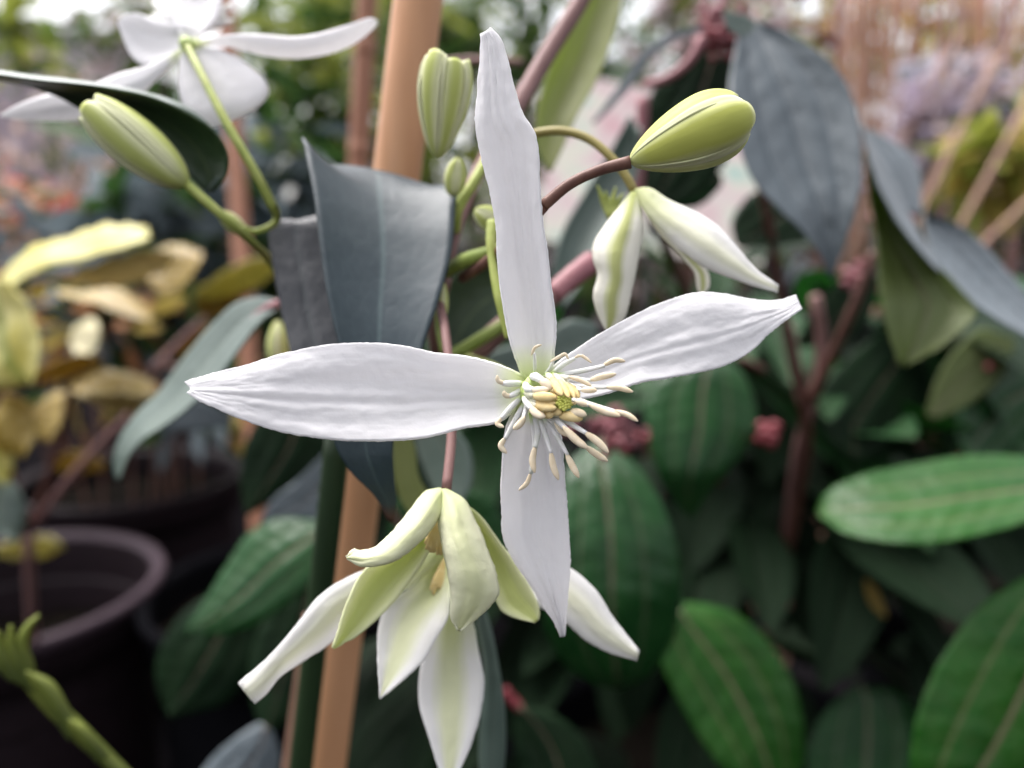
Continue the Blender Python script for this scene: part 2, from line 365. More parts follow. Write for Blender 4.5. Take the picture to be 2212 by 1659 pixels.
G7 = bleaf('foliage_rose_grey', (.42, .33, .35), (.52, .43, .44)); G8 = bleaf('foliage_lilac', (.44, .37, .47), (.54, .48, .56))
G9 = bleaf('foliage_gold', (.45, .33, .06), (.55, .44, .14)); G10 = bleaf('foliage_rust', (.33, .15, .07), (.40, .20, .10))

# far trees
for i, (x, y, z, rx, rz, mt, n, lab) in enumerate([
    (-1.5, 7.2, 2.0, 1.0, 1.2, [G1, G2], 900, 'dark green tree rising behind the tan cane and the white petals'),
    (-.35, 8.0, 2.2, .9, 1.4, [G2, G3], 700, 'yellow green tree behind the brown cane, sky showing beside it'),
    (1.5, 8.6, 2.0, .9, 1.3, [G1, G2], 650, 'deep green far tree above the large grey viburnum leaf'),
    (3.2, 8.2, 2.1, 1.2, 1.4, [G2, G10], 1000, 'olive and rust far tree behind the tan stems'),
    (5.2, 8.0, 2.0, 1.2, 1.4, [G1, G2, G3], 900, 'mixed green far tree behind the golden leaves and leaning twigs')]):
    bush('far_tree', (x, y, z), (rx, .9, rz), mt, lab, 'tree', n, .14, seed=20+i)

bush('far_tree', (-4.3, 7.6, 1.9), (1.5, .9, 1.1), [G2, G3, G7], 'soft green tree rising above the mauve wall', 'tree', 1300, .14, seed=33)
# nursery plants in the middle distance
bush('green_shrub', P(790, 330, 1.15), (.19, .16, .32), [G1, G2, G3], 'dark green leafy shrub behind the thin brown cane', 'shrub', 900, .055, seed=41)
bush('lime_shrub', P(700, 40, 1.7), (.26, .2, .30), [G3, G2, G3], 'yellow green shrub above the dark leafy one, behind the white open flower', 'shrub', 700, .06, seed=42)
bush('olive_shrub', P(1010, 60, 1.35), (.12, .12, .22), [G2, G1], 'mid green shrub between the tan cane and the upright petal', 'shrub', 420, .055, seed=43)
bush('broad_leaved_shrub', P(560, 520, .95), (.13, .12, .16), [G1, G4], 'blue green shrub under the open flower seen from behind', 'shrub', 220, .075, seed=44)
bush('heather', P(160, 400, 1.6), (.32, .22, .22), [G7, G5, G7, G2, G1], 'rose grey and peach heather in front of the mauve wall', 'heather', 1300, .045, seed=45)
bush('lime_leaved_shrub', P(20, 70, 1.25), (.06, .06, .05), [G3, G2], 'fresh green leaves of a shrub beside the mauve wall', 'shrub', 60, .06, seed=61)
bush('sparse_shrub', P(250, 110, 1.7), (.14, .1, .22), [G2, G1, G7], 'loose mid green shrub behind the white flower seen from behind', 'shrub', 260, .06, seed=62)
bush('blue_leaved_plant', P(330, 470, .85), (.15, .1, .11), [G4, G4, G1], 'blue grey leaved plant behind the pale yellow leaves', 'plant', 200, .075, seed=46)
bush('red_tipped_plant', P(130, 470, 1.0), (.17, .08, .08), [G6, G5, G1], 'small plant with red and peach leaf tips by the blue grey leaves', 'plant', 120, .035, seed=47)
bush('rusty_plant', P(170, 760, .75), (.14, .1, .09), [G1, G4, G10, G9], 'low dark plant with rusty and golden leaves over the rear pot', 'plant', 260, .04, seed=48)
bush('dark_shrub', P(1420, 250, 1.3), (.26, .16, .35), [G1, G2, G7], 'dark mottled shrub behind the printed card', 'shrub', 700, .06, seed=49)
bush('lilac_flowers', P(1985, 280, .92), (.026, .04, .085), [G8, G7], 'slender spike of lilac flowers among tan stems', 'flowers', 260, .03, seed=50)
bush('mauve_flowers', P(2110, 200, .95), (.06, .04, .035), [G7, G4, G8], 'pale mauve flower clump beside the golden green leaves', 'flowers', 160, .035, seed=51)
bush('golden_shrub', P(2120, 350, .85), (.07, .05, .045), [G3, G3, G9], 'golden green leafy shrub crossed by leaning tan twigs', 'shrub', 130, .05, seed=52)
bush('backing_shrub', P(2130, 460, 1.5), (.34, .2, .22), [G1, G4], 'dark green shrub under the golden leaves', 'shrub', 700, .06, seed=53)
bush('autumn_shrub', P(2050, 20, 1.7), (.45, .25, .2), [G3, G10, G9], 'lime and orange leaved shrub at the top of the tan stems', 'shrub', 500, .06, seed=54)
bush('rose_shrub', P(1560, 20, 1.0), (.10, .08, .09), [G7, PINKB, G2], 'rose tinted shrub above the pink red bud cluster', 'shrub', 200, .04, seed=55)

# tan stemmed thicket at the right
th = empty('stem_thicket', P(1960, 900, 1.1)*1.0, 'thicket of upright tan and rust brown stems behind the grey leaves', 'thicket')
rng = random.Random(5)
for i in range(84):
    x0 = rng.uniform(1770, 2230); dpt = rng.uniform(1.1, 2.2)
    a = P(x0+rng.uniform(-60, 60), 560, dpt); a.z = 0
    b0 = P(x0, 440, dpt); t0 = P(x0+rng.uniform(-30, 90), -80, dpt+rng.uniform(-.05, .1))
    tube('stem', [STEMO, CANER, STEMT, STEMM][i % 4], th, [a, b0, b0.lerp(t0, .5)+Vector((rng.uniform(-.01, .01), 0, 0)), t0], rng.uniform(.0018, .005), seg=6, n=12)
tw = empty('leaning_twigs', P(2150, 500, .5), 'pale tan twigs leaning to the right across the golden leaves', 'twigs')
for (x0, y0, x1, y1, dp, r) in [(1960, 520, 2150, 120, .75, .003), (2080, 480, 2230, 200, .7, .0042), (2060, 300, 2260, -40, .8, .0032), (2130, 520, 2260, 400, .6, .003), (1900, 400, 2080, 60, .9, .003)]:
    a = P(x0, y0, dp); b1 = P(x1, y1, dp); base = Vector((a.x-.12, a.y+.1, 0))
    tube('twig', STEMT, tw, [base, a, a.lerp(b1, .5)+Vector((.002, 0, .002)), b1], r*.75, seg=6, n=16)

# ------------------------------------------------------------------ pots
def pot(name, cx, cy, rim_z, r, h, mat, label, z0=0.0, soil_drop=.03):
    e = empty(name, (cx, cy, z0), label, 'pot'); seg = 48
    prof_ = [(r*.70, z0), (r*.90, rim_z-.045), (r*.905, rim_z-.042), (r*.985, rim_z-.040), (r*1.0, rim_z-.012), (r*1.035, rim_z-.010), (r*1.045, rim_z-.004), (r*1.03, rim_z), (r*.97, rim_z-.001), (r*.95, rim_z-.006), (r*.90, rim_z-.09), (r*.88, z0+.02)]
    def lathe(pr):
        vs, fs = [], []
        for (a, z) in pr:
            for k in range(seg): vs.append((cx+a*math.cos(2*math.pi*k/seg), cy+a*math.sin(2*math.pi*k/seg), z))
        for i in range(len(pr)-1):
            for k in range(seg): fs.append((i*seg+k, i*seg+(k+1) % seg, (i+1)*seg+(k+1) % seg, (i+1)*seg+k))
        return vs, fs
    v, f = lathe(prof_[:5]); link('body', mesh('body', v, f), mat, e)
    v, f = lathe(prof_[9:]); link('inner_wall', mesh('inner_wall', v, f), mat, e)
    v, f = lathe(prof_[4:10]); link('rim', mesh('rim', v, f), RIM if 'thick' in label else mat, e)
    vs = [(cx, cy, rim_z-soil_drop)]; fs = []
    for a in (.3, .6, .925):
        for k in range(seg): vs.append((cx+r*a*math.cos(2*math.pi*k/seg), cy+r*a*math.sin(2*math.pi*k/seg), rim_z-soil_drop+.006*noise.noise((k*1.3, a*9, cx*7))))
    for k in range(seg):
        fs.append((0, 1+k, 1+(k+1) % seg))
        for q in range(2): fs.append((1+q*seg+k, 1+(q+1)*seg+k, 1+(q+1)*seg+(k+1) % seg, 1+q*seg+(k+1) % seg))
    link('soil', mesh('soil', vs, fs), SOIL, e); return e
p1 = P(-10, 1265, .60); pot('plant_pot', p1.x, p1.y, p1.z, .117, .2, POT, 'dark plum brown plastic pot with empty soil and thick rounded rim', soil_drop=.07)
p2 = P(285, 1025, .88); pot('plant_pot', p2.x, p2.y, p2.z, .117, .2, POT, 'dark brown pot standing behind the empty one, under golden leaves')
p3 = P(1560, 1700, .44); VIBPOT = Vector((p3.x, p3.y, .19)); pot('plant_pot', p3.x, p3.y, .20, .13, .2, POTB, 'black plastic pot in deep shade under the glossy ribbed leaves')
p4 = P(620, 1300, .62); pot('plant_pot', p4.x, p4.y, .235, .105, .2, POTB, 'black pot in shade beside the brown pots, behind the orange cane')
p5 = P(2160, 1500, .66); pot('plant_pot', p5.x, p5.y, .22, .12, .2, POTB, 'black pot in shade behind the bright ribbed leaf with side veins')

# printed card
cardm, nt, b = newmat('printed_card'); uv, u, v = uvs(nt)
n1 = nd(nt, 'ShaderNodeTexNoise'); n1.inputs['Scale'].default_value = 4.5; n1.inputs['Detail'].default_value = 1; nt.links.new(uv, n1.inputs[0])
c = ramp(nt, [(.32, (.40, .54, .48)), (.42, (.64, .62, .52)), (.54, (.64, .54, .52)), (.66, (.60, .38, .40))], n1.outputs[0])
nt.links.new(c, b.inputs['Base Color']); b.inputs['Roughness'].default_value = .35
ce = empty('picture_card', P(1420, 560, .56), 'pale pink and cream printed plant card half hidden behind buds', 'card')
def quadbox(pts, th):
    pts = [Vector(p) for p in pts]; nn = (pts[1]-pts[0]).cross(pts[3]-pts[0]).normalized()*th
    v = pts + [p+nn for p in pts]; return v, [(0, 1, 2, 3), (7, 6, 5, 4), (0, 4, 5, 1), (1, 5, 6, 2), (2, 6, 7, 3), (3, 7, 4, 0)], [(0, 0), (1, 0), (1, 1), (0, 1)]*2
link('card', mesh('card', *quadbox([P(1165, 520, .56), P(1645, 575, .56), P(1670, 250, .585), P(1190, 150, .59)], .0008)), cardm, ce, False)
a = P(1400, 545, .562); tube('stake', plain('dark_plastic', (.02, .02, .02), rough=.5), ce, [a+Vector((0, .004, .02)), Vector((a.x, a.y+.01, 0))], .003, seg=6)

# ------------------------------------------------------------------ supports
def cane(name, mat, top, bot, r, label, nodes=(), group=None, zend=None):
    top, bot = Vector(top), Vector(bot); d = (bot-top).normalized()
    if zend is not None: bot = top + d*((zend-top.z)/d.z)
    e = empty(name, bot, label, 'cane', group)
    L_ = (bot-top).length; pts = [top + d*(L_*k/24) for k in range(25)]
    tube('culm', mat, e, pts, r, seg=20, n=50)
    for s in nodes: c_ = top+d*(L_*s); tube('node', mat, e, [c_-d*.003, c_-d*.001, c_+d*.001, c_+d*.003], [r*1.02, r*1.1, r*1.1, r*1.02], seg=20, n=8)
    return e
cane('bamboo_cane', CANE, P(935, -260, .128), P(700, 1659, .150), .0042, 'thick pale tan bamboo cane standing behind the flowers and the grey folded leaf', nodes=(.14, .8), zend=.16)
cane('thin_cane', CANER, P(800, -120, .33), P(715, 1450, .37), .0046, 'thin brown cane standing behind the thick tan one', nodes=(.10, .2), zend=.2)
cane('thin_cane', CANER, P(483, -60, .72), P(562, 1150, .64), .0080, 'reddish brown cane behind the flower stalk with the pale bud', zend=.2)
cane('green_cane', GCANE, P(735, 905, .122), P(650, 1659, .137), .0021, 'dark green thin cane leaning in front of the orange tan cane', zend=.17)
cane('split_stick', STEMT, P(672, 1330, .17), P(625, 1659, .18), .0016, 'thin pale stick low beside the dark green cane', zend=.18)

# ------------------------------------------------------------------ main flower
fl = empty('clematis_flower', P(1145, 835, .0815), 'wide open white clematis flower with four petals and spreading stamens', 'flower', 'clematis flowers')
def pet_groove(k1=.5, a=.00035, b_=.00022):
    def gfun(s, t):
        env = math.sin(math.pi*min(1, t*1.02))
        return env*(-a*math.exp(-((s-k1)/.05)**2) + b_*math.cos((s-k1)*2*math.pi*2.6))
    return gfun
ribbon('petal', WHITE, fl, [(1130, 815), (1105, 745), (1086, 640), (1076, 560), (1073, 500), (1061, 430), (1036, 330), (1026, 270), (1030, 200), (1038, 130), (1041, 92), (1040, 74)],
       [(1190, 815), (1200, 730), (1196, 640), (1186, 560), (1173, 470), (1166, 380), (1162, 320), (1154, 288), (1130, 252), (1110, 190), (1091, 120), (1075, 78), (1058, 62)],
       [.0815, .0803, .0797, .0793, .079, .0788], tilt=[0, -.001, -.0015, -.002, -.001, 0], cup=[.002, .0020, .0012, .0006, 0, -.0006, -.0008, -.0004], groove=pet_groove(.55, .0003, .00024), amp=.00018, fr=180, seed=1, wr=.00014, n=100, m=34, edge=1.6)
ribbon('petal', WHITE, fl, [(1138, 815), (1080, 790), (1000, 770), (950, 765), (870, 747), (780, 740), (700, 745), (610, 763), (540, 785), (470, 803), (399, 825)],
       [(1130, 860), (1085, 908), (1000, 925), (950, 940), (880, 950), (800, 954), (700, 948), (600, 932), (520, 905), (450, 875), (420, 860), (404, 848)],
       [.0815, .0808, .0797, .0783, .077, .0757, .0748], tilt=[0, -.0012, -.002, -.002, -.0016, -.001], cup=[.0016, .0018, .001, .0002, -.0002, 0], M=[(1134, 838), (1082, 848), (975, 850), (870, 850), (700, 847), (560, 846), (470, 843), (411, 842)],
       groove=pet_groove(.60, .00040, .00014), amp=.00020, fr=230, seed=2, wr=0.00013, n=110, m=44, edge=1.6)
ribbon('petal', WHITE, fl, [(1165, 822), (1215, 776), (1260, 745), (1340, 695), (1400, 665), (1450, 645), (1510, 631), (1560, 633), (1620, 645), (1660, 650), (1690, 648), (1719, 637)],
       [(1175, 865), (1260, 862), (1330, 845), (1390, 826), (1450, 816), (1510, 805), (1570, 788), (1620, 760), (1660, 722), (1690, 698), (1731, 668)],
       [.0815, .0822, .0835, .085, .0868, .0885], tilt=[0, -.0015, -.002, -.0025, -.002, -.001], cup=[.0012, .001, .0002, -.0006, -.0008, 0], groove=pet_groove(.62, .0003, .00012), amp=.0002, fr=220, seed=3, wr=0.00011, n=100, m=40, edge=1.6)
ribbon('petal', WHITE, fl, [(1118, 870), (1092, 925), (1086, 1000), (1083, 1100), (1088, 1165), (1110, 1210), (1150, 1270), (1180, 1320), (1200, 1350), (1211, 1375)],
       [(1195, 870), (1212, 940), (1217, 1000), (1222, 1060), (1228, 1150), (1230, 1220), (1226, 1280), (1223, 1340), (1219, 1373)],
       [.0815, .0822, .0835, .085, .0865, .088], tilt=[0, .001, .0015, .0015, .001, 0], cup=[.002, .0022, .001, -.0006, -.0016, -.0006], groove=pet_groove(.5, .00035, .00024), amp=.00018, fr=180, seed=4, wr=.00014, n=90, m=32, edge=1.6)
def C(x, y): return 993.7 + x*.23443, 708.5 + y*.23443
def stamen(base, fil, ant, d0, d1, d2, inner=False, fr=.00026, ar=.00034):
    """filament through the points fil, anther through ant; d0..d2 are distances at base, joint and tip"""
    fp = [base] + fil; n = len(fp)
    pts = [P(*C(*q), d0+(d1-d0)*i/(n-1)) for i, q in enumerate(fp)]
    f = tube('stamen', FILY if inner else FIL, fl, pts, [fr*.8, fr*1.1, fr*1.1, fr*.75], seg=8, n=16)
    ap = [P(*C(*q), d1+(d2-d1)*i/(len(ant)-1)) for i, q in enumerate(ant)]
    a0 = ap[0]+(ap[0]-ap[1]).normalized()*.0002
    a_ = tube('anther', ANTY if inner else ANT, None, [a0]+ap, [ar*.25, ar*.8, ar, ar*1.05, ar*1.0, ar*.85, ar*.25], seg=10, n=22, flat=.6)
    a_.parent = f; a_.matrix_parent_inverse = f.matrix_parent_inverse.inverted() @ Matrix.Identity(4) if False else Matrix.Identity(4)
    return f
ST = [((690, 420), [(690, 330), (686, 235)], [(662, 238), (690, 182), (752, 154)], .0805, .0788, .0785, .8, .5),
 ((780, 430), [(830, 370), (862, 300)], [(845, 303), (920, 262), (965, 240), (1002, 290)], .0805, .0785, .0783, .8, .6),
 ((850, 420), [(950, 340), (1060, 280)], [(1060, 272), (1110, 254), (1160, 280), (1212, 322)], .0803, .0788, .0785, 1.2, .55),
 ((880, 430), [(1100, 400), (1335, 348)], [(1330, 340), (1430, 296), (1522, 308)], .080, .0785, .0783, 1.1, .9),
 ((900, 450), [(1050, 475), (1205, 482)], [(1205, 478), (1320, 445), (1440, 425)], .0797, .077, .0765, 1.1, 1.1),
 ((940, 500), [(1150, 540), (1355, 548)], [(1350, 545), (1470, 552), (1595, 590)], .0795, .0755, .075, 1.1, 1.0),
 ((850, 440), [(950, 450), (1010, 455)], [(1010, 450), (1110, 480), (1212, 535)], .0797, .0765, .076, 1.0, .8),
 ((930, 480), [(1040, 540), (1125, 572)], [(1125, 572), (1200, 572), (1262, 575)], .0795, .0755, .075, 1.1, 1.0),
 ((950, 560), [(1020, 650), (1070, 668)], [(1070, 670), (1130, 690), (1205, 712)], .0785, .0745, .074, 1.0, 1.0),
 ((960, 600), [(1100, 690), (1195, 708)], [(1195, 705), (1330, 765), (1478, 812)], .0785, .0738, .073, 1.2, 1.2),
 ((960, 600), [(1200, 700), (1425, 765)], [(1420, 765), (1540, 800), (1640, 860)], .0787, .0748, .074, 1.0, .9),
 ((850, 760), [(1000, 870), (1165, 970)], [(1160, 968), (1270, 1050), (1368, 1150)], .079, .075, .0745, 1.2, 1.2),
 ((800, 770), [(880, 840), (1010, 960)], [(960, 920), (1080, 1040), (1180, 1112)], .079, .0755, .075, 1.3, 1.3),
 ((840, 780), [(1010, 960), (1165, 1095)], [(1160, 1095), (1260, 1165), (1360, 1225)], .0793, .0765, .076, 1.0, 1.1),
 ((790, 780), [(840, 850), (890, 890)], [(880, 880), (945, 960), (1012, 1000)], .079, .077, .0765, 1.1, .9),
 ((760, 790), [(870, 960), (992, 1172)], [(985, 1170), (1035, 1270), (1095, 1380)], .0795, .0768, .0763, 1.1, 1.1),
 ((720, 790), [(780, 960), (842, 1155)], [(838, 1150), (862, 1280), (908, 1400)], .0798, .0778, .0775, 1.2, 1.1),
 ((680, 780), [(715, 950), (695, 1105)], [(690, 1100), (668, 1220), (688, 1335)], .080, .0785, .078, 1.4, 1.1),
 ((650, 780), [(690, 1050), (652, 1345)], [(650, 1340), (615, 1430), (540, 1496)], .0805, .0798, .0797, 1.2, .8),
 ((600, 680), [(520, 830), (415, 1025)], [(412, 1020), (376, 1085), (430, 1155)], .0803, .079, .0788, 1.3, 1.0),
 ((610, 690), [(605, 760), (580, 835)], [(590, 830), (545, 890), (490, 935)], .080, .078, .0777, 1.1, 1.2),
 ((580, 630), [(480, 720), (375, 835)], [(378, 830), (345, 880), (405, 915)], .0803, .0787, .0784, 1.2, .9),
 ((580, 560), [(510, 605), (445, 632)], [(455, 632), (415, 615), (404, 578)], .0803, .079, .0788, 1.3, .9),
 ((580, 510), [(480, 512), (390, 512)], [(405, 508), (352, 485), (342, 435)], .0803, .079, .0788, 1.5, .8)]
for (b0, f0, a0, d0, d1, d2, kf, ka) in ST: stamen(b0, f0, a0, d0, d1, d2, False, .00022*kf, .00031*ka)
SI = [((660, 450), [(700, 450), (760, 490)], [(750, 480), (800, 520), (842, 570)], .0792, .0768, .0763, 1.5, 1.4, 0),
 ((600, 510), [(625, 560), (680, 572)], [(670, 570), (740, 575), (820, 560)], .0792, .0770, .0762, 1.4, 1.2, 0),
 ((600, 590), [(640, 610), (690, 622)], [(680, 625), (780, 635), (890, 640)], .0792, .0768, .0755, 1.4, 1.5, 1),
 ((620, 620), [(660, 660), (710, 685)], [(700, 685), (790, 690), (885, 692)], .0793, .077, .0757, 1.2, 1.1, 1),
 ((610, 640), [(650, 690), (710, 715)], [(700, 712), (790, 730), (885, 738)], .0793, .0768, .0755, 1.2, 1.3, 1),
 ((590, 640), [(620, 690), (660, 745)], [(655, 740), (715, 790), (785, 822)], .0793, .0770, .0762, 1.3, 1.4, 0),
 ((640, 680), [(700, 760), (780, 795)], [(775, 790), (815, 798), (862, 802)], .0793, .077, .0762, 1.0, 1.3, 1),
 ((680, 680), [(760, 740), (860, 770)], [(855, 765), (895, 772), (935, 780)], .079, .0765, .0757, 1.0, 1.2, 1),
 ((720, 700), [(830, 780), (925, 810)], [(920, 805), (1020, 815), (1130, 838)], .079, .0762, .0752, 1.0, 1.5, 1),
 ((740, 700), [(900, 780), (1030, 785)], [(1020, 770), (1090, 780), (1166, 805)], .079, .0758, .0748, 1.0, 1.2, 0),
 ((800, 430), [(820, 445), (850, 480)], [(845, 465), (895, 545), (940, 622)], .0792, .077, .0752, 1.2, 1.3, 1),
 ((850, 430), [(890, 450), (930, 500)], [(920, 480), (965, 560), (1003, 640)], .0792, .077, .0752, 1.1, 1.1, 1),
 ((880, 440), [(930, 480), (970, 520)], [(960, 510), (1010, 560), (1058, 640)], .0792, .077, .0754, 1.1, 1.0, 1),
 ((900, 450), [(960, 490), (1010, 530)], [(1005, 525), (1060, 580), (1098, 640)], .0792, .077, .0758, 1.1, 1.1, 1),
 ((850, 520), [(860, 570), (880, 600)], [(850, 580), (875, 625), (895, 665)], .079, .077, .0757, 1.0, 1.0, 1),
 ((900, 560), [(980, 590), (1030, 620)], [(1025, 610), (1045, 655), (1058, 705)], .079, .0768, .0752, 1.0, 1.0, 1)]
for (b0, f0, a0, d0, d1, d2, kf, ka, inn) in SI: stamen(b0, f0, a0, d0, d1, d2, bool(inn), .00028*kf, .00034*ka)
parts = []
rng = random.Random(3)
pc = P(*C(965, 695), .0757)
for k in range(22):
    an = k*2.4; rr = 75*math.sqrt((k+.5)/22)
    tip = P(*C(962+rr*math.cos(an)*.95, 693+rr*math.sin(an)*.9), .0757-.0002+.0000*k); bs = P(*C(905+rr*.5*math.cos(an), 660+rr*.5*math.sin(an)), .0790)
    parts.append(tube(None, None, None, [bs, bs.lerp(tip, .6), tip], [.0004, .00036, .00018], seg=6, n=7))
link('pistil', mesh('pistil', *merge(parts)), PIST, fl)
def blob(name, mat, parent, c, ax, rx, seg=14, rings=9, squash=1.0):
    """rounded knob about an axis"""
    ax = Vector(ax).normalized(); a = ax.orthogonal().normalized(); b_ = ax.cross(a); vs, fs, uv = [], [], []
    for i in range(rings+1):
        th = math.pi*i/rings
        for k in range(seg):
            ph = 2*math.pi*k/seg; vs.append(Vector(c)+ax*(math.cos(th)*rx*squash)+(a*math.cos(ph)+b_*math.sin(ph))*math.sin(th)*rx*(1+.06*math.sin(5*ph+i))); uv.append((k/seg, i/rings))
    for i in range(rings):
        for k in range(seg): fs.append((i*seg+k, i*seg+(k+1) % seg, (i+1)*seg+(k+1) % seg, (i+1)*seg+k))
    if name is None: return vs, fs, uv
    return link(name, mesh(name, vs, fs, uv), mat, parent)
RECEP = plain('receptacle_green', (.40, .52, .14), (.55, .64, .28), rough=.5, scale=1200)
blob('receptacle', RECEP, fl, P(*C(690, 580), .0803), P(*C(960, 700), .0757)-P(*C(690, 580), .0803), .0017, squash=.7)

tube('stalk', STEMY, fl, [P(1150, 836, .0815), P(1138, 830, .088), P(1110, 815, .098), P(1060, 790, .112), P(1010, 772, .125)], [.0010, .0007, .0007, .0007], seg=10)
# ------------------------------------------------------------------ buds
def bud(name, base, tip, rmax, label, mat, n=4, roll=0.0, fat=.5, blunt=.25, tmax=1.0, flare=.0, lift=None, cat='bud', group='clematis buds', ridge=.10, twist=0.0):
    base, tip = Vector(base), Vector(tip); ax = tip-base; L_ = ax.length; ax.normalize()
    a = ax.orthogonal().normalized(); b_ = ax.cross(a); e = empty(name, base, label, cat, group)
    def rad(t):
        return rmax*(math.sin(math.pi*min(t, 1)**(.5/fat*.5*1.39))**.72*(1-blunt) + blunt*math.sin(math.pi*min(1, t*.5+.0))**.62*math.sqrt(max(0, 1-t**5)))
    for k in range(n):
        vs, uv, fs = [], [], []; nu, nv = 17, 26
        ln = 1.0 + (lift[k] if lift else 0)
        for i in range(nv):
            t = i/(nv-1)
            for j in range(nu):
                u = j/(nu-1); th = roll + 2*math.pi*(k + (u-.5)*1.14)/n + twist*t
                r = rad(t*tmax)*(1+.012*(k % 2)) ; e_ = abs(u-.5)*2
                r *= 1 + .05*(1-e_**2) - ridge*math.exp(-((e_-.82)/.12)**2) + ridge*.7*math.exp(-((e_-1)/.07)**2)
                r *= 1 + .02*noise.noise((u*3, t*4, k*7.7+rmax*1e4)); r += flare*rmax*max(0, t-.75)*4
                vs.append(base + ax*(L_*t*ln*(1-.05*e_**2*t)) + (a*math.cos(th)+b_*math.sin(th))*max(r, .00004)); uv.append((u, t))
        for i in range(nv-1):
            for j in range(nu-1): fs.append((i*nu+j, i*nu+j+1, (i+1)*nu+j+1, (i+1)*nu+j))
        o = link('petal', mesh('petal', vs, fs, uv), mat, e); md = o.modifiers.new('thickness', 'SOLIDIFY'); md.thickness = .00018; md.offset = -1
    return e
b6 = bud('clematis_bud', P(1358, 351, .082), P(1606, 247, .080), .0043, 'fat lime green clematis bud on a brown stalk', BUDM, roll=.9, blunt=1.0, tmax=.95, lift=[0, .05, 0, 0], ridge=.05)
b5 = bud('clematis_bud', P(945, 345, .103), P(968, 122, .100), .0040, 'pleated pale green bud beside the tan cane', BUDP, n=6, roll=.2, blunt=.95, tmax=.88, ridge=.15, lift=[0, .03, -.06, .03, -.03, 0])
b4 = bud('clematis_bud', P(406, 402, .108), P(190, 228, .104), .0039, 'pale ribbed bud hanging under the dark green arching leaf', BUDP, roll=.5, blunt=.55, tmax=.90, ridge=.12, twist=.35)
bud('small_bud', P(978, 425, .108), P(990, 338, .106), .0017, 'small pale green bud under the pleated bud', BUDP, roll=.2, blunt=.4)
bud('small_bud', P(1090, 492, .105), P(1024, 452, .103), .0018, 'short lime bud peeping out from behind the upright petal', BUDP, roll=.2, blunt=.5)
bud('small_bud', P(957, 690, .105), P(957, 606, .104), .0008, 'thin green bud on the flower stalk beside the slate leaf', BUDP, roll=.2, blunt=.4)
bud('small_bud', P(600, 800, .15), P(600, 690, .15), .0022, 'pale green bud half hidden behind the slate leaf and left petal', BUDP, roll=.2, blunt=.4)
bud('small_bud', P(530, 505, .122), P(470, 455, .121), .0014, 'slim whitish bud on the stalk below the ribbed bud', BUDP, roll=.2, blunt=.4)
sp = empty('sprig', P(1318, 470, .11), 'tiny lime green sprig of bracts beside the half open flower', 'sprig')
for k, (x, y) in enumerate([(1290, 400), (1308, 412), (1330, 405), (1346, 418)]):
    tube('bract', STEMY, sp, [P(1318+k*3, 470, .11), P((x+1318)/2, (y+470)/2, .11), P(x, y, .109)], [.0005, .0005, .0001], seg=6)

# ------------------------------------------------------------------ half open flowers below
fa = empty('clematis_flower', P(956, 1056, .088), 'half open nodding lime green flower on a thin mauve stalk', 'flower', 'clematis flowers')
gg = pet_groove(.5, .0001, .0001)
ribbon('petal', LIMEP, fa, [(952, 1055), (925, 1060), (890, 1098), (850, 1145), (805, 1184), (778, 1190), (765, 1186), (748, 1203)],
       [(960, 1062), (950, 1110), (930, 1145), (890, 1185), (850, 1210), (810, 1221), (775, 1223), (750, 1208)], [.088, .0862, .0845, .083, .082, .0815], tilt=[0, -.002, -.003, -.003, -.002, 0], cup=[-.001, -.0026, -.0026, -.0018, -.001, 0], groove=gg, amp=.0002, seed=11, n=44, m=18, edge=1.5, wr=.0001, thick=.00022)
ribbon('petal', LIMEP, fa, [(950, 1058), (945, 1095), (948, 1150), (965, 1230), (975, 1290), (975, 1340), (989, 1362)],
       [(962, 1057), (1000, 1075), (1030, 1130), (1055, 1190), (1075, 1250), (1079, 1283), (1060, 1312), (1030, 1338), (994, 1362)], [.088, .0862, .0845, .0832, .0826, .0825], tilt=[0, .001, .002, .002, .001, 0], cup=[-.001, -.0026, -.0028, -.0022, -.001, .0006], groove=gg, amp=.0002, seed=12, n=44, m=18, edge=1.5, wr=.0001, thick=.00022)
ribbon('petal', LIME, fa, [(945, 1075), (910, 1140), (850, 1190), (780, 1240), (752, 1295), (735, 1340), (722, 1385), (717, 1399)],
       [(957, 1085), (948, 1150), (918, 1205), (880, 1260), (840, 1310), (800, 1350), (760, 1381), (720, 1400)], [.0895, .0905, .0905, .0898, .089, .0885], tilt=.001, cup=[.001, .002, .002, .001, 0], groove=gg, amp=.0002, seed=13, wr=.0001, n=40, m=16, edge=1)
ribbon('petal', LIME, fa, [(960, 1080), (1010, 1150), (1052, 1230), (1068, 1290), (1085, 1322), (1115, 1336), (1155, 1346)],
       [(968, 1070), (1030, 1110), (1075, 1170), (1110, 1215), (1140, 1262), (1166, 1320), (1165, 1338)], [.0895, .091, .0915, .091, .0905], cup=[.001, .002, .001, 0], groove=gg, amp=.0002, seed=14, n=36, m=16, edge=1)
parts = []; rng = random.Random(9)
for k in range(16):
    x = 920+k*2.3+rng.uniform(-3, 3); tip = P(x+rng.uniform(-4, 4), 1188+rng.uniform(-18, 14), .0885); parts.append(tube(None, None, None, [P(950, 1090, .0890), P((x+948)/2, 1140, .0885), tip], [.0002, .0003, .0004, .0002], seg=6, n=8))
link('stamens', mesh('stamens', *merge(parts)), ANTY, fa)
fb = empty('clematis_flower', P(965, 1190, .098), 'white nodding flower under the lime green one, petals hanging like a skirt', 'flower', 'clematis flowers')
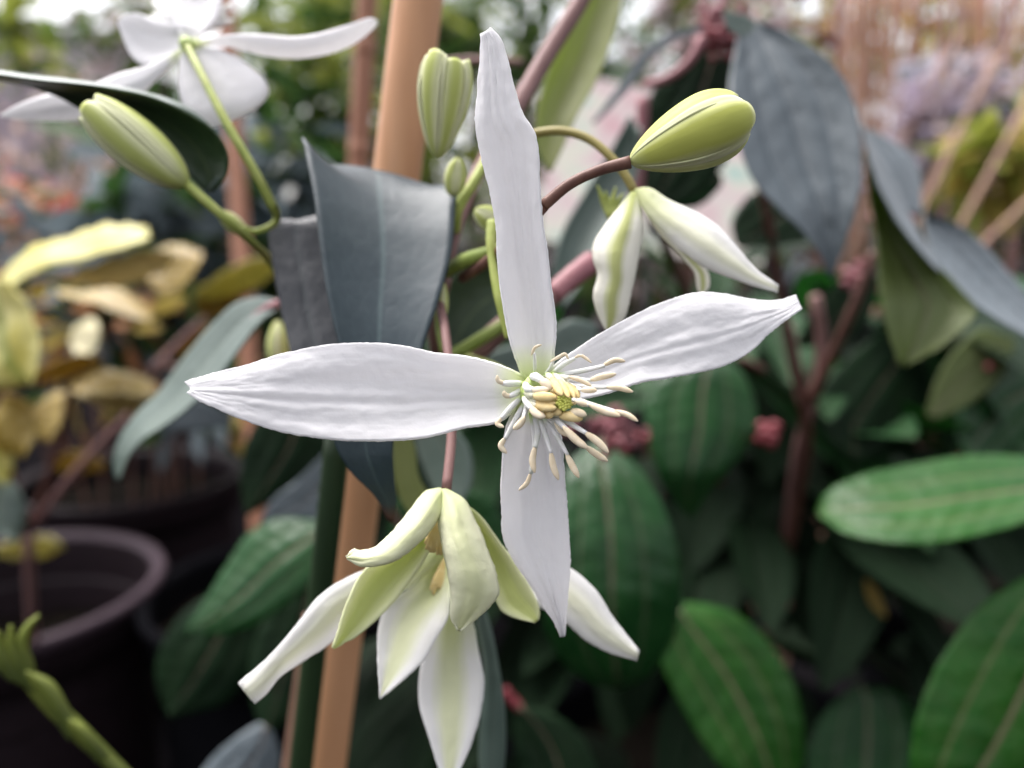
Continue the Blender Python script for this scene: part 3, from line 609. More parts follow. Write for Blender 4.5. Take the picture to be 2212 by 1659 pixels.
ribbon('petal', WHITEC, fb, [(955, 1185), (860, 1212), (790, 1232), (730, 1260), (690, 1290), (650, 1340), (600, 1400), (560, 1440), (516, 1476)],
       [(962, 1205), (890, 1260), (800, 1310), (740, 1362), (700, 1400), (650, 1430), (600, 1465), (572, 1500), (549, 1518)], [.098, .0965, .095, .094, .0935, .093], tilt=[0, .001, .002, .002, 0], cup=[0, -.001, -.0015, -.001, -.001], groove=pet_groove(.5, .0001, .00008), amp=.0003, seed=15, wr=.0001, n=44, m=18, edge=1.4)
ribbon('petal', CREAM, fb, [(945, 1190), (925, 1220), (890, 1265), (832, 1312), (818, 1350), (815, 1420), (820, 1508)],
       [(965, 1190), (975, 1240), (976, 1290), (968, 1330), (940, 1382), (910, 1430), (880, 1460), (845, 1490), (822, 1509)], [.0975, .096, .094, .0925, .0915, .091], tilt=[0, -.002, -.003, -.002, 0], cup=[.001, .0022, .0022, .001, 0], groove=pet_groove(.5, .0001, .00008), amp=.0003, seed=16, wr=.0001, n=44, m=18, edge=1.2)
ribbon('petal', CREAM, fb, [(955, 1195), (945, 1290), (922, 1390), (905, 1470), (908, 1530), (925, 1590), (940, 1640), (962, 1705)],
       [(985, 1195), (1010, 1290), (1030, 1400), (1046, 1470), (1040, 1530), (1025, 1590), (1005, 1640), (972, 1705)], [.0985, .1005, .101, .100, .0985, .097], cup=[.001, .002, .0015, .0005, 0], groove=pet_groove(.5, .00015, .0001), amp=.0003, seed=17, wr=.0001, n=44, m=18, edge=1.2)
ribbon('petal', WHITEC, fb, [(970, 1185), (1060, 1186), (1110, 1195), (1170, 1215), (1235, 1230), (1280, 1270), (1320, 1330), (1360, 1380), (1381, 1405)],
       [(968, 1200), (1040, 1250), (1090, 1290), (1160, 1310), (1225, 1347), (1270, 1386), (1320, 1411), (1377, 1426)], [.0985, .0985, .0978, .097, .0962, .0958], tilt=[0, -.001, -.002, -.001, 0], cup=[.0005, .001, 0, -.001, -.0012, -.001], groove=pet_groove(.5, .00015, .0001), amp=.0003, seed=18, wr=.0001, n=44, m=18, edge=1.2)
parts = []
for k in range(14):
    x = 930+k*6; parts.append(tube(None, None, None, [P(965, 1200, .098), P((x+965)/2, 1235, .0975), P(x, 1275+10*math.sin(k*2), .097)], [.0002, .0003, .0004, .0002], seg=6, n=8))
link('stamens', mesh('stamens', *merge(parts)), ANTY, fb)

# flower seen from behind at the top left
fc = empty('clematis_flower', P(402, 95, .120), 'white open flower seen from behind on a long lime stalk', 'flower', 'clematis flowers')
ribbon('petal', WHITE, fc, [(410, 85), (440, 74), (424, 57), (375, 51), (338, 45), (290, 29), (262, 38), (256, 46)], [(398, 104), (375, 125), (340, 140), (305, 140), (283, 120), (268, 90), (256, 54)], [.120, .1215, .123, .124], cup=[0, .001, .001, 0], groove=gg, amp=.0002, seed=21, n=34, m=14)
ribbon('petal', WHITE, fc, [(392, 106), (330, 138), (250, 162), (205, 181), (100, 206), (40, 226), (2, 248)], [(396, 118), (345, 165), (310, 200), (250, 228), (180, 257), (100, 261), (30, 258), (2, 252)], [.120, .1195, .119, .1185], cup=[0, -.001, -.001, 0], groove=gg, amp=.0002, seed=22, n=34, m=14)
ribbon('petal', WHITE, fc, [(418, 90), (480, 78), (560, 75), (640, 80), (700, 70), (760, 52), (800, 40), (815, 46)], [(415, 98), (500, 101), (560, 118), (620, 126), (680, 122), (740, 106), (790, 76), (815, 52)], [.120, .1195, .1185, .1175], tilt=.002, cup=[0, -.001, -.001, 0], groove=gg, amp=.0002, seed=23, n=34, m=14)
ribbon('petal', WHITE, fc, [(392, 105), (386, 150), (388, 200), (402, 240), (430, 266), (455, 276)], [(416, 100), (480, 110), (540, 143), (572, 173), (581, 200), (563, 226), (520, 252), (462, 276)], [.120, .119, .118, .1175], cup=[0, -.001, -.0015, 0], groove=gg, amp=.0002, seed=24, n=34, m=14)
ribbon('petal', WHITE, fc, [(395, 90), (370, 40), (350, -30), (355, -120)], [(412, 88), (470, 40), (480, -30), (440, -120)], [.121, .123, .126, .129], cup=[0, .001, 0], groove=gg, seed=25, n=24, m=12)
parts = []
for k in range(22):
    an = -math.pi*(.12+.76*k/21); rr = rng.uniform(85, 130)
    tp = P(415+rr*math.cos(an), 75+rr*math.sin(an)*.9, .128+.003*math.sin(k*3)); parts.append(tube(None, None, None, [P(405, 85, .1215), P(410+rr*.5*math.cos(an), 78+rr*.5*math.sin(an), .125), tp], [.0003, .0003, .0005, .0003], seg=6, n=9))
link('stamens', mesh('stamens', *merge(parts)), FIL, fc)
blob('receptacle', RECEP, fc, P(402, 95, .1192), _cf, .0011)
tube('stalk', STEMY, fc, [P(402, 95, .119), P(440, 170, .1150), P(500, 285, .1125), P(555, 380, .113), P(596, 458, .115)], [.0006, .0006, .0007, .0007], seg=10)

# half open flower at the right
fd = empty('clematis_flower', P(1370, 412, .100), 'small cream flower drooping below the fat lime bud', 'flower', 'clematis flowers')
ribbon('petal', GCREAM, fd, [(1364, 415), (1335, 450), (1305, 490), (1281, 538), (1282, 560), (1292, 590), (1283, 640), (1290, 672), (1308, 713)], [(1376, 415), (1386, 470), (1385, 520), (1375, 580), (1360, 640), (1345, 690), (1318, 713)], [.100, .0985, .0975, .097, .0972], cup=[0, -.0015, -.002, -.001, 0], groove=gg, amp=.0003, seed=31, n=36, m=16, edge=1)
ribbon('petal', WHITEC, fd, [(1370, 410), (1398, 406), (1440, 430), (1500, 458), (1550, 490), (1590, 535), (1630, 580), (1682, 616)], [(1374, 420), (1395, 460), (1430, 500), (1470, 540), (1520, 576), (1580, 600), (1640, 621), (1680, 632)], [.100, .0985, .0975, .0965, .0965], tilt=[0, -.001, -.002, -.001, 0], cup=[0, -.0015, -.002, -.001, 0], groove=gg, amp=.0003, seed=32, n=36, m=16, edge=1)
ribbon('petal', GCREAM, fd, [(1372, 415), (1420, 500), (1478, 562), (1500, 590), (1506, 625), (1512, 638)], [(1378, 415), (1450, 490), (1505, 560), (1530, 592), (1530, 625), (1516, 638)], [.1005, .103, .104, .104], groove=gg, amp=.0002, seed=33, n=28, m=12)
tube('stalk', plain('stalk_olive', (.24, .20, .06), (.30, .25, .08), rough=.5, scale=400), fd, [P(1050, 340, .104), P(1150, 290, .104), P(1210, 283, .103), P(1265, 297, .102), P(1320, 340, .101), P(1355, 385, .1005), P(1370, 414, .1005)], [.0006, .0006, .0006], seg=10)

# ------------------------------------------------------------------ clematis vine: stems and leaves
vine = empty('clematis_vine', P(880, 2600, .16), 'clematis vine with brown stems and long slate green leaves tied up the cane', 'vine'); 
def stem(mat, pts, rad, **k): return tube('stem', mat, vine, [P(*p) for p in pts], rad, seg=12, **k)
stem(STEMM, [(1300, -90, .140), (1255, 0, .138), (1190, 105, .135), (1125, 215, .130), (1050, 340, .122), (1000, 450, .116), (975, 530, .113), (962, 600, .112)], [.0015, .0016, .0015, .0011, .0009])
stem(STEMB, [(1175, 443, .0835), (1230, 398, .083), (1300, 366, .0825), (1362, 350, .082)], [.00065, .0006, .00058, .0007])
stem(STEMB, [(1175, 443, .0835), (1120, 505, .090), (1060, 560, .100), (1000, 600, .110)], [.0007, .0008])
stem(STEMG, [(1100, 530, .100), (1060, 545, .102), (1010, 560, .105), (960, 588, .110)], [.0009, .001, .001])
stem(STEMY, [(1050, 345, .112), (1020, 400, .110), (990, 450, .110), (982, 500, .112)], [.0007, .0008])
stem(STEMM, [(960, 800, .128), (1015, 770, .126), (1090, 705, .126), (1190, 640, .128)], [.0019, .0019])
stem(STEMP, [(1190, 640, .128), (1235, 600, .130), (1280, 565, .132)], [.0018, .0019, .002])
stem(STEMG, [(950, 785, .121), (1000, 755, .120), (1090, 700, .120), (1150, 660, .121)], [.0010, .0010])
stem(STEMM, [(962, 600, .112), (950, 640, .106), (962, 720, .100), (976, 850, .095), (975, 950, .092), (964, 1058, .0885)], [.0007, .0006, .0006, .0006])
stem(STEMG, [(950, 640, .107), (945, 690, .106), (955, 760, .104)], [.0004, .0004])
stem(STEMY, [(403, 397, .108), (440, 430, .108), (490, 475, .109), (545, 525, .115), (580, 560, .124), (650, 650, .130), (700, 700, .132), (800, 800, .138)], [.0007, .0006, .0008, .001])
stem(STEMY, [(596, 455, .116), (598, 475, .117), (570, 495, .117), (540, 498, .1165), (525, 490, .116)], [.0006, .0005, .0004])
stem(STEMY, [(1065, 480, .098), (1060, 520, .097), (1066, 580, .096), (1080, 650, .095), (1095, 730, .095)], [.0008, .0005, .0007, .0003])
stem(STEMM, [(800, 800, .136), (790, 1000, .146), (745, 1400, .154), (700, 1800, .163), (660, 2400, .175)], [.0016, .0018, .002])
stem(STEMM, [(962, 600, .112), (940, 700, .120), (940, 800, .132), (850, 920, .142), (790, 1000, .146)], [.001, .0014])
def vleaf(mat, L, Rr, d, rib=None, **k):
    o, G = ribbon('leaf', mat, vine, L, Rr, d, **k)
    if rib is not None:
        n, m, _ = G.shape; c = [Vector(G[i, m//2])*.5+Vector(G[i, (m-1)//2])*.5 for i in range(0, n, 3)]
        t = tube('midrib', rib, None, c, [.00035, .0003, .00012], seg=6, n=len(c)*2); t.parent = o
    return o
def lg(a=.0005):
    return lambda s, t: -a*math.exp(-((s-.5)/.06)**2)*math.sin(math.pi*min(1, t+.05))
# slate leaf folded over at the top
vleaf(SLATE, [(735, 470), (690, 380), (655, 300), (652, 292), (656, 300), (664, 340), (678, 420), (690, 520), (705, 620), (722, 700), (738, 770), (728, 870), (722, 955), (755, 1015), (815, 1078), (836, 1122)],
      [(890, 480), (960, 440), (980, 405), (984, 396), (985, 404), (983, 440), (975, 540), (950, 640), (915, 745), (885, 850), (850, 950), (852, 1040), (856, 1085), (850, 1125)],
      [.130, .120, .110, .106, .1032, .101, .099, .0975, .0965, .0958, .0957, .0968, .0985], M=[(815, 460), (815, 390), (812, 366), (812, 364), (814, 368), (818, 400), (825, 480), (828, 560), (822, 650), (818, 750), (805, 860), (790, 960), (815, 1040), (838, 1085), (845, 1127)],
      tilt=[0, .001, .001, 0], cup=[0, .0005, .0008, .0005, 0], groove=lg(.00012), amp=.00025, fr=90, n=70, m=22, seed=41, thick=.0004)
vleaf(SLATE2, [(640, 560), (600, 490), (590, 475), (582, 490), (580, 510), (590, 580), (605, 660), (625, 750), (650, 850), (700, 930)], [(700, 540), (692, 480), (690, 466), (692, 472), (700, 520), (712, 600), (724, 680), (738, 760), (735, 850), (715, 935)],
      [.126, .122, .119, .116, .113, .110, .108], groove=lg(.0001), amp=.0003, fr=90, n=50, m=16, seed=42, tilt=.002, thick=.0004)
# arching dark leaf over the ribbed bud
o = vleaf(CLEM, [(457, 416), (488, 380), (493, 340), (470, 290), (400, 241), (330, 211), (250, 194), (150, 180), (60, 170), (0, 161), (-120, 150)], [(452, 414), (415, 388), (375, 340), (325, 290), (245, 246), (185, 238), (120, 206), (60, 186), (0, 173), (-120, 160)],
      [.112, .1105, .109, .108, .108, .108], tilt=[.0, .006, .008, .008, .006], cup=[.001, .002, .001, 0], n=46, m=16, seed=43, amp=.0002)
vleaf(CLEMG, [(440, 408), (480, 330), (440, 258), (330, 204), (250, 187), (150, 173), (60, 163), (0, 154), (-120, 143)], [(452, 414), (490, 345), (450, 270), (330, 212), (250, 195), (150, 181), (60, 171), (0, 162), (-120, 151)],
      [.113, .114, .114, .1135, .113], tilt=-.003, n=40, m=8, seed=44)
# drooping grey green leaf at the left
vleaf(CLEMG, [(612, 650), (560, 642), (520, 650), (460, 700), (400, 770), (340, 850), (290, 900), (258, 950), (245, 1000), (250, 1035)], [(612, 662), (570, 690), (530, 740), (470, 820), (410, 880), (350, 925), (310, 950), (280, 985), (265, 1020), (258, 1038)],
      [.150, .155, .160, .165, .172, .178], cup=[0, .001, .001, .001], tilt=[0, -.014, -.02, -.008], groove=lg(), n=44, m=14, seed=45)
vleaf(VIBG, [(500, 900), (440, 868), (370, 862), (320, 885)], [(490, 918), (430, 930), (370, 928), (318, 895)], [.26, .255, .25], n=24, m=10, seed=46)
# olive leaf at the top, hanging
vleaf(OLIVE, [(1270, -90), (1240, 0), (1210, 90), (1175, 180), (1160, 250), (1160, 310), (1185, 372)], [(1380, -90), (1345, 0), (1320, 90), (1285, 180), (1245, 250), (1215, 320), (1190, 372)], [.165, .163, .16, .158, .157], cup=[0, .003, .004, .002, 0], groove=lg(.0008), n=36, m=16, seed=47)
vleaf(CLEM, [(1195, 600), (1150, 590), (1090, 560), (1020, 560), (965, 610), (950, 700), (965, 780)], [(1195, 640), (1160, 680), (1110, 720), (1060, 760), (1010, 790), (985, 800), (970, 790)], [.140, .139, .138, .137], n=30, m=14, seed=48, cup=.003)
vleaf(CLEMG, [(1360, 250), (1310, 340), (1260, 420), (1215, 500), (1195, 580), (1200, 660)], [(1385, 280), (1380, 360), (1350, 440), (1310, 520), (1265, 600), (1215, 665)], [.20, .20, .195, .19], n=32, m=14, seed=49, cup=.003, groove=lg())
vleaf(CLEMG, [(1015, 1260), (1030, 1340), (1045, 1430), (1040, 1530), (1035, 1640), (1050, 1760)], [(1025, 1258), (1055, 1340), (1075, 1430), (1090, 1530), (1090, 1640), (1065, 1760)], [.115, .117, .119, .121], n=32, m=12, seed=50, cup=-.001, groove=lg())
vleaf(OLIVE, [(845, 900), (848, 960), (852, 1030), (870, 1090), (905, 1130)], [(868, 900), (895, 960), (905, 1030), (930, 1080), (935, 1120)], [.135, .134, .133], n=24, m=10, seed=51)
vleaf(CLEMG, [(890, 900), (905, 980), (930, 1050), (965, 1110)], [(945, 900), (1010, 960), (1020, 1040), (985, 1110)], [.16, .158, .155], n=24, m=10, seed=52, groove=lg())
vleaf(CLEMG, [(1290, 700), (1230, 690), (1180, 720), (1120, 740), (1060, 760), (990, 790)], [(1290, 760), (1240, 800), (1180, 830), (1120, 840), (1060, 820), (1000, 800)], [.17, .168, .165], n=24, m=10, seed=53, groove=lg())

# ------------------------------------------------------------------ viburnum behind
vib = empty('viburnum_shrub', (VIBPOT.x, VIBPOT.y, .19), 'large shrub with glossy deeply ribbed leaves and red stalks behind the clematis', 'shrub')
def vg(a=.0009):
    def f(s, t):
        env = math.sin(math.pi*min(1, t*.96+.03)); e = abs(s-.5)
        return env*(-a*math.exp(-(e/.035)**2) - a*.8*math.exp(-((e-.25)/.045)**2) + a*.07*math.cos(e*4*math.pi+math.pi))
    return f
MIDP = plain('midrib_rose', (.13, .10, .06), (.18, .12, .09), rough=.5, scale=200)
def wleaf(mat, L, Rr, d, rib=True, a=.0010, n=38, m=25, **k):
    o, G = ribbon('leaf', mat, vib, L, Rr, d, groove=vg(a), n=n, m=m, thick=.0003, edge=2.5, wr=a*.22, **k)
    if rib:
        c = [Vector(G[i, m//2]) for i in range(0, n, 3)]; t = tube('midrib', MIDP, None, c, [.0005, .0004, .0002], seg=6, n=len(c)*2); t.parent = o
    return o
wleaf(VIBG, [(1600, 50), (1588, 110), (1576, 180), (1590, 290), (1620, 380), (1680, 450), (1740, 510), (1775, 560), (1790, 600)], [(1640, 45), (1720, 80), (1800, 140), (1845, 220), (1862, 310), (1860, 400), (1840, 480), (1820, 540), (1800, 600)], [.200, .192, .187, .185, .19], cup=[.002, .004, .005, .003, 0], a=.0014, seed=61, amp=.0006, fr=50, rib=False)
wleaf(CLEMG, [(1560, 30), (1570, 60), (1600, 80), (1625, 70)], [(1565, 25), (1600, 30), (1630, 45), (1630, 62)], [.19, .19], n=14, m=11, seed=161, rib=False, a=.0003)
wleaf(VIBU, [(1868, 330), (1880, 430), (1895, 540), (1905, 650), (1920, 720), (1945, 790)], [(1872, 330), (1920, 430), (1990, 540), (2070, 620), (2110, 670), (2060, 730), (1960, 790)], [.20, .20, .195, .19, .19], cup=.004, seed=62)
wleaf(VIBG, [(1860, 270), (1872, 330), (1905, 420), (1960, 510), (2030, 590)], [(1864, 268), (1895, 330), (1940, 420), (1985, 500), (2032, 585)], [.198, .196, .194, .192], n=26, m=11, tilt=.012, seed=63, a=.0003, rib=False)
wleaf(VIBG, [(1995, 468), (2010, 540), (2050, 600), (2110, 660), (2180, 705), (2280, 760)], [(2002, 462), (2060, 480), (2120, 525), (2180, 590), (2230, 650), (2290, 750)], [.210, .208, .204, .202], cup=.003, tilt=[0, .02, .026, .02], seed=64, rib=False)
wleaf(VIBG, [(1862, 280), (1890, 350), (1930, 430), (1985, 470)], [(1866, 275), (1920, 300), (1975, 340), (1992, 460)], [.24, .238, .235], tilt=[0, .02, .02, 0], n=24, m=15, seed=65, rib=False)
wleaf(VIB, [(1520, 770), (1440, 800), (1400, 850), (1395, 920), (1410, 990), (1440, 1060), (1488, 1116)], [(1540, 770), (1600, 800), (1632, 870), (1635, 930), (1600, 985), (1550, 1040), (1494, 1116)], [.30, .292, .285, .283, .29], cup=[-.001, -.0030, -.0030, -.004, 0], seed=66)
wleaf(VIB, [(1290, 950), (1240, 990), (1205, 1080), (1185, 1180), (1175, 1290), (1190, 1390), (1250, 1460), (1330, 1490)], [(1305, 950), (1380, 1010), (1440, 1110), (1468, 1220), (1465, 1330), (1440, 1410), (1400, 1460), (1340, 1490)], [.262, .25, .243, .242, .25, .262], cup=[-.001, -.0035, -.0045, -.007, 0], seed=67, a=.0014)
wleaf(VIB, [(1590, 770), (1640, 840), (1700, 900), (1770, 970), (1830, 1020)], [(1600, 768), (1680, 830), (1740, 890), (1790, 950), (1832, 1015)], [.30, .305, .31], cup=.004, n=24, m=17, seed=68)
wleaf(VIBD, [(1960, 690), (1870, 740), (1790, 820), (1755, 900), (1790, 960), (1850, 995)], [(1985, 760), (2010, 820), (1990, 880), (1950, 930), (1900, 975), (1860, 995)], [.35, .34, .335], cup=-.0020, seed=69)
wleaf(VIBB, [(2320, 1000), (2212, 985), (2080, 985), (1960, 1005), (1850, 1030), (1785, 1065), (1765, 1100)], [(2320, 1090), (2212, 1130), (2100, 1160), (2000, 1175), (1900, 1170), (1820, 1150), (1770, 1115)], [.23, .228, .226, .228, .235], cup=[0, -.001, -.001, 0], tilt=[-.03, -.032, -.03, -.01], seed=70, a=.0005)
wleaf(VIBU, [(2000, 900), (2020, 830), (2060, 760), (2120, 710), (2190, 730)], [(2020, 905), (2080, 880), (2140, 840), (2180, 790), (2192, 740)], [.31, .31, .31], n=26, m=17, seed=71)
wleaf(VIB, [(2260, 760), (2140, 790), (2090, 850), (2065, 930), (2090, 1000)], [(2280, 900), (2220, 950), (2180, 990), (2140, 1010), (2095, 1005)], [.33, .325, .32], cup=-.0020, n=26, m=17, seed=72)
wleaf(VIBB, [(1460, 1340), (1430, 1410), (1470, 1520), (1530, 1620), (1600, 1700), (1680, 1760)], [(1480, 1300), (1580, 1320), (1670, 1400), (1725, 1510), (1735, 1640), (1700, 1760)], [.285, .28, .275, .275], cup=-.0020, tilt=.01, seed=73)
wleaf(VIBB, [(2250, 1225), (2130, 1300), (2040, 1410), (1985, 1530), (1965, 1660), (1970, 1800)], [(2330, 1260), (2400, 1400), (2390, 1550), (2320, 1700), (2200, 1800), (2000, 1830)], [.215, .212, .21, .212], cup=-.0030, tilt=-.004, seed=74, a=.0008)
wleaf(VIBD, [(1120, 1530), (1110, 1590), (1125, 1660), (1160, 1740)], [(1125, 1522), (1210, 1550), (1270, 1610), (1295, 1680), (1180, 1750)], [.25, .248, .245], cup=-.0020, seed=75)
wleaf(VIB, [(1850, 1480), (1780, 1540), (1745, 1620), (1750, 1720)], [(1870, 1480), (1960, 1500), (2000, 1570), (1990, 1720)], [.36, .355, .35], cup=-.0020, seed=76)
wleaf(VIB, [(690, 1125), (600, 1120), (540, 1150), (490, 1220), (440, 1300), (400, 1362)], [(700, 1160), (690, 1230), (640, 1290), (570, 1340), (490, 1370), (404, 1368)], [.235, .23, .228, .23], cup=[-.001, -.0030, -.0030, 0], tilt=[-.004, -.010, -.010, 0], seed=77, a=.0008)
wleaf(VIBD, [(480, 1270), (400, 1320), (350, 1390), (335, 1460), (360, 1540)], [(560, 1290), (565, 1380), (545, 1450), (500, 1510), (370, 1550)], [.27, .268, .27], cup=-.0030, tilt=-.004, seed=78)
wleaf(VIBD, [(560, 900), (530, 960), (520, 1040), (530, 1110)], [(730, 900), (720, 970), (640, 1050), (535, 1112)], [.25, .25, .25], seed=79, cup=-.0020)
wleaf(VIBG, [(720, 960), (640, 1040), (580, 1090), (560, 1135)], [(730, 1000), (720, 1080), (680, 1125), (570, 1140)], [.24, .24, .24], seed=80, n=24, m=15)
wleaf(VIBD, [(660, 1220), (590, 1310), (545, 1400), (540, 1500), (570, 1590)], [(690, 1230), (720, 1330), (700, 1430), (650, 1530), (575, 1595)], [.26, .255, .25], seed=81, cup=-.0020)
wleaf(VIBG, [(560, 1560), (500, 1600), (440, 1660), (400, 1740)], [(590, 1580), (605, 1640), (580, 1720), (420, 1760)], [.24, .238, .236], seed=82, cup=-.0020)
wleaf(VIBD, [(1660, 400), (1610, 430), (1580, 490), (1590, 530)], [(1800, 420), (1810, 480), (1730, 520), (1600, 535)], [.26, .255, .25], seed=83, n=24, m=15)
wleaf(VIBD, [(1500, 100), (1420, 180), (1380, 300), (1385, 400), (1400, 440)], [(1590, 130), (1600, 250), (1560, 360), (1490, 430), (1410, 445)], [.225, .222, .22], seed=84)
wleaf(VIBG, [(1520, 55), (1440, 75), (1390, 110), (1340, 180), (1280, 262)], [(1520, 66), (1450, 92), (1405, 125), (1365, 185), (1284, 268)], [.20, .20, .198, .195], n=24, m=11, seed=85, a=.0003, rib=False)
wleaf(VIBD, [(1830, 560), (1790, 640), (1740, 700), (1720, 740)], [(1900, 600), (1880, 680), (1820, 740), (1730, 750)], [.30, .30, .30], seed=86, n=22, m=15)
wleaf(VIB, [(1560, 380), (1500, 340), (1430, 330), (1380, 390)], [(1560, 400), (1520, 440), (1450, 450), (1385, 400)], [.23, .23, .23], seed=87, n=22, m=15)
wleaf(VIB, [(850, 1080), (840, 1160), (860, 1250), (900, 1330)], [(900, 1060), (1060, 1080), (1100, 1200), (1000, 1340)], [.24, .24, .24], seed=88, n=26, m=17)

wleaf(OCH, [(1868, 1252), (1872, 1285), (1890, 1318), (1912, 1334)], [(1872, 1250), (1895, 1275), (1908, 1305), (1916, 1332)], [.33, .33, .33], n=14, m=9, seed=91, a=.0002, rib=False)
wleaf(VIB, [(1380, 1150), (1460, 1180), (1560, 1210), (1650, 1225)], [(1385, 1160), (1470, 1240), (1560, 1262), (1652, 1232)], [.36, .36, .37], n=20, m=13, seed=92)
# a generic ribbed blade shared by the leaves in the shade behind
def blade(l, w_, bend, fold, n=14, m=13):
    vs, fs, uv = [], [], []
    f = vg(.010)
    for i in range(n+1):
        t = i/n; ww = w_*math.sin(math.pi*min(.99, t**.85*.97+.02))**.75
        for j in range(m):
            s = j/(m-1); x = (s-.5)*ww
            vs.append((x, l*t, -bend*t*t + fold*abs(x) + f(s, t)*2)); uv.append((s, t))
    for i in range(n):
        for j in range(m-1): fs.append((i*m+j, i*m+j+1, (i+1)*m+j+1, (i+1)*m+j))
    return mesh('leaf_blade', vs, fs, uv)
BL = []
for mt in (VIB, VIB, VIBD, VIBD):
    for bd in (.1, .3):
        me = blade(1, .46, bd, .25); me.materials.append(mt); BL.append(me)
rng = random.Random(12)
spots = []
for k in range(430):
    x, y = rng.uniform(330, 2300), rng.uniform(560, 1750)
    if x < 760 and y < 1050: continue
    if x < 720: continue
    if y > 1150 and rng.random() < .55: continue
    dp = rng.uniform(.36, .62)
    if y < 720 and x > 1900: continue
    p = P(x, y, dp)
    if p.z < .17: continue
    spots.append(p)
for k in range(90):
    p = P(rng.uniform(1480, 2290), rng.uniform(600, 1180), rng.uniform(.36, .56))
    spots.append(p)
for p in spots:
    o = bpy.data.objects.new('leaf', rng.choice(BL[:6] if p.z > .40 else BL[4:])); col.objects.link(o)  # lower leaves take the shade-coloured blades, painting in the deep shade
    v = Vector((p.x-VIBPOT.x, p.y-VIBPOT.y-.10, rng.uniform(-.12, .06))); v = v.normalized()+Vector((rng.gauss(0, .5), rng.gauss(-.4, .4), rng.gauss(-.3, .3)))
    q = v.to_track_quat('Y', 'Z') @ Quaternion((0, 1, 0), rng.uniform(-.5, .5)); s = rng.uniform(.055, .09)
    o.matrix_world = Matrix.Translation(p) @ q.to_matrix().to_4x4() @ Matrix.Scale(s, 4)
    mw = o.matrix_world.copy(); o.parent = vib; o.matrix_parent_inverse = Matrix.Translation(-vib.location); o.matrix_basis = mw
for me in BL: me.polygons.foreach_set('use_smooth', [True]*len(me.polygons))
def wstem(mat, pts, rad): return tube('stem', mat, vib, [P(*p) for p in pts], [q*.78 for q in rad], seg=10)
wstem(STEMR, [(1640, 380, .245), (1655, 450, .25), (1680, 600, .26), (1705, 750, .275), (1740, 890, .29), (1720, 1100, .34), (1650, 1400, .40)], [.002, .0023, .0028, .003])
wstem(STEMR, [(1890, 540, .26), (1850, 650, .265), (1800, 760, .275), (1750, 870, .29)], [.002, .0026])
wstem(STEMM, [(1760, 640, .29), (1775, 720, .295), (1770, 800, .30), (1745, 890, .305), (1700, 1150, .36), (1640, 1450, .42)], [.0028, .0034, .0036])
wstem(STEMM, [(1700, 700, .30), (1715, 780, .302), (1740, 880, .305)], [.003, .0034])
wstem(STEMP, [(1390, 210, .21), (1385, 300, .212), (1375, 420, .215), (1355, 500, .22)], [.0022, .002])
wstem(STEMP, [(1520, 80, .205), (1490, 130, .206), (1440, 170, .208), (1390, 185, .21)], [.0018, .0016])
wstem(STEMM, [(1130, 135, .2), (1030, 130, .2), (960, 135, .205)], [.0012, .0012])
wstem(STEMM, [(880, 1170, .2), (850, 1110, .19), (835, 1085, .18)], [.0012, .0012])
wstem(STEMP, [(605, 655, .15), (580, 665, .152), (545, 690, .154)], [.0011, .0009])
wstem(STEMP, [(665, 1225, .255), (645, 1255, .258), (630, 1300, .262)], [.0028, .0026, .001])
wstem(RED, [(1090, 1490, .25), (1105, 1510, .25), (1125, 1530, .25)], [.002, .002])
wstem(STEMR, [(1600, 775, .3), (1620, 785, .3), (1650, 800, .302)], [.002, .0018])
wstem(STEMR, [(1390, 420, .215), (1500, 700, .3), (1560, 1100, .38), (1600, 1500, .43)], [.0022, .003])
def cluster(mat, x, y, d, sx, sy, n, r, seed):
    rg = random.Random(seed); parts = []
    for k in range(n):
        c = P(x+rg.gauss(0, sx), y+rg.gauss(0, sy), d+rg.gauss(0, .004)); parts.append(blob(None, None, None, c, (rg.gauss(0, 1), rg.gauss(0, 1), 1), r*rg.uniform(.45, .95), seg=8, rings=5, squash=1.3))
    o = link('bud_cluster', mesh('bud_cluster', *merge(parts)), mat, vib); return o
cluster(PINKB, 1320, 925, .235, 32, 22, 44, .0017, 1); cluster(RED, 1345, 955, .24, 22, 12, 14, .0016, 2)
cluster(RED, 1672, 935, .28, 14, 14, 14, .0022, 3); cluster(PINKB, 1850, 585, .28, 12, 22, 16, .0024, 4)
cluster(RED, 1560, 75, .215, 30, 22, 40, .0017, 5); cluster(PINKB, 1545, 50, .215, 25, 22, 40, .0017, 6)
cluster(RED, 2135, 790, .31, 8, 6, 5, .002, 7); cluster(PINKB, 1930, 470, .3, 30, 10, 12, .0022, 8); cluster(RED, 1690, 1300, .34, 20, 8, 6, .002, 9)

# ------------------------------------------------------------------ yellow leaved shrub at the left
ye = empty('variegated_shrub', P(60, 1150, .42), 'shrub with cream and golden yellow variegated leaves on brown twigs', 'shrub')
def yleaf(mat, L, Rr, d, **k): return ribbon('leaf', mat, ye, L, Rr, d, n=24, m=12, amp=.0025, fr=60, wr=.0008, groove=lg(.0015), thick=.0005, edge=9, **k)[0]
yleaf(YEL, [(0, 600), (40, 560), (100, 520), (180, 495), (260, 484), (320, 500)], [(5, 625), (60, 600), (130, 575), (200, 555), (270, 535), (322, 508)], [.33, .325, .32], cup=-.001, tilt=-0.02, seed=1)
yleaf(CRM, [(130, 605), (200, 570), (270, 550), (340, 540), (372, 546)], [(140, 615), (220, 620), (290, 615), (340, 590), (374, 552)], [.34, .335, .33], cup=-.001, tilt=0.02, seed=2)
yleaf(OCH, [(305, 570), (340, 540), (400, 530), (438, 545)], [(310, 600), (350, 640), (400, 610), (436, 560)], [.37, .37, .37], tilt=-0.012, seed=3)
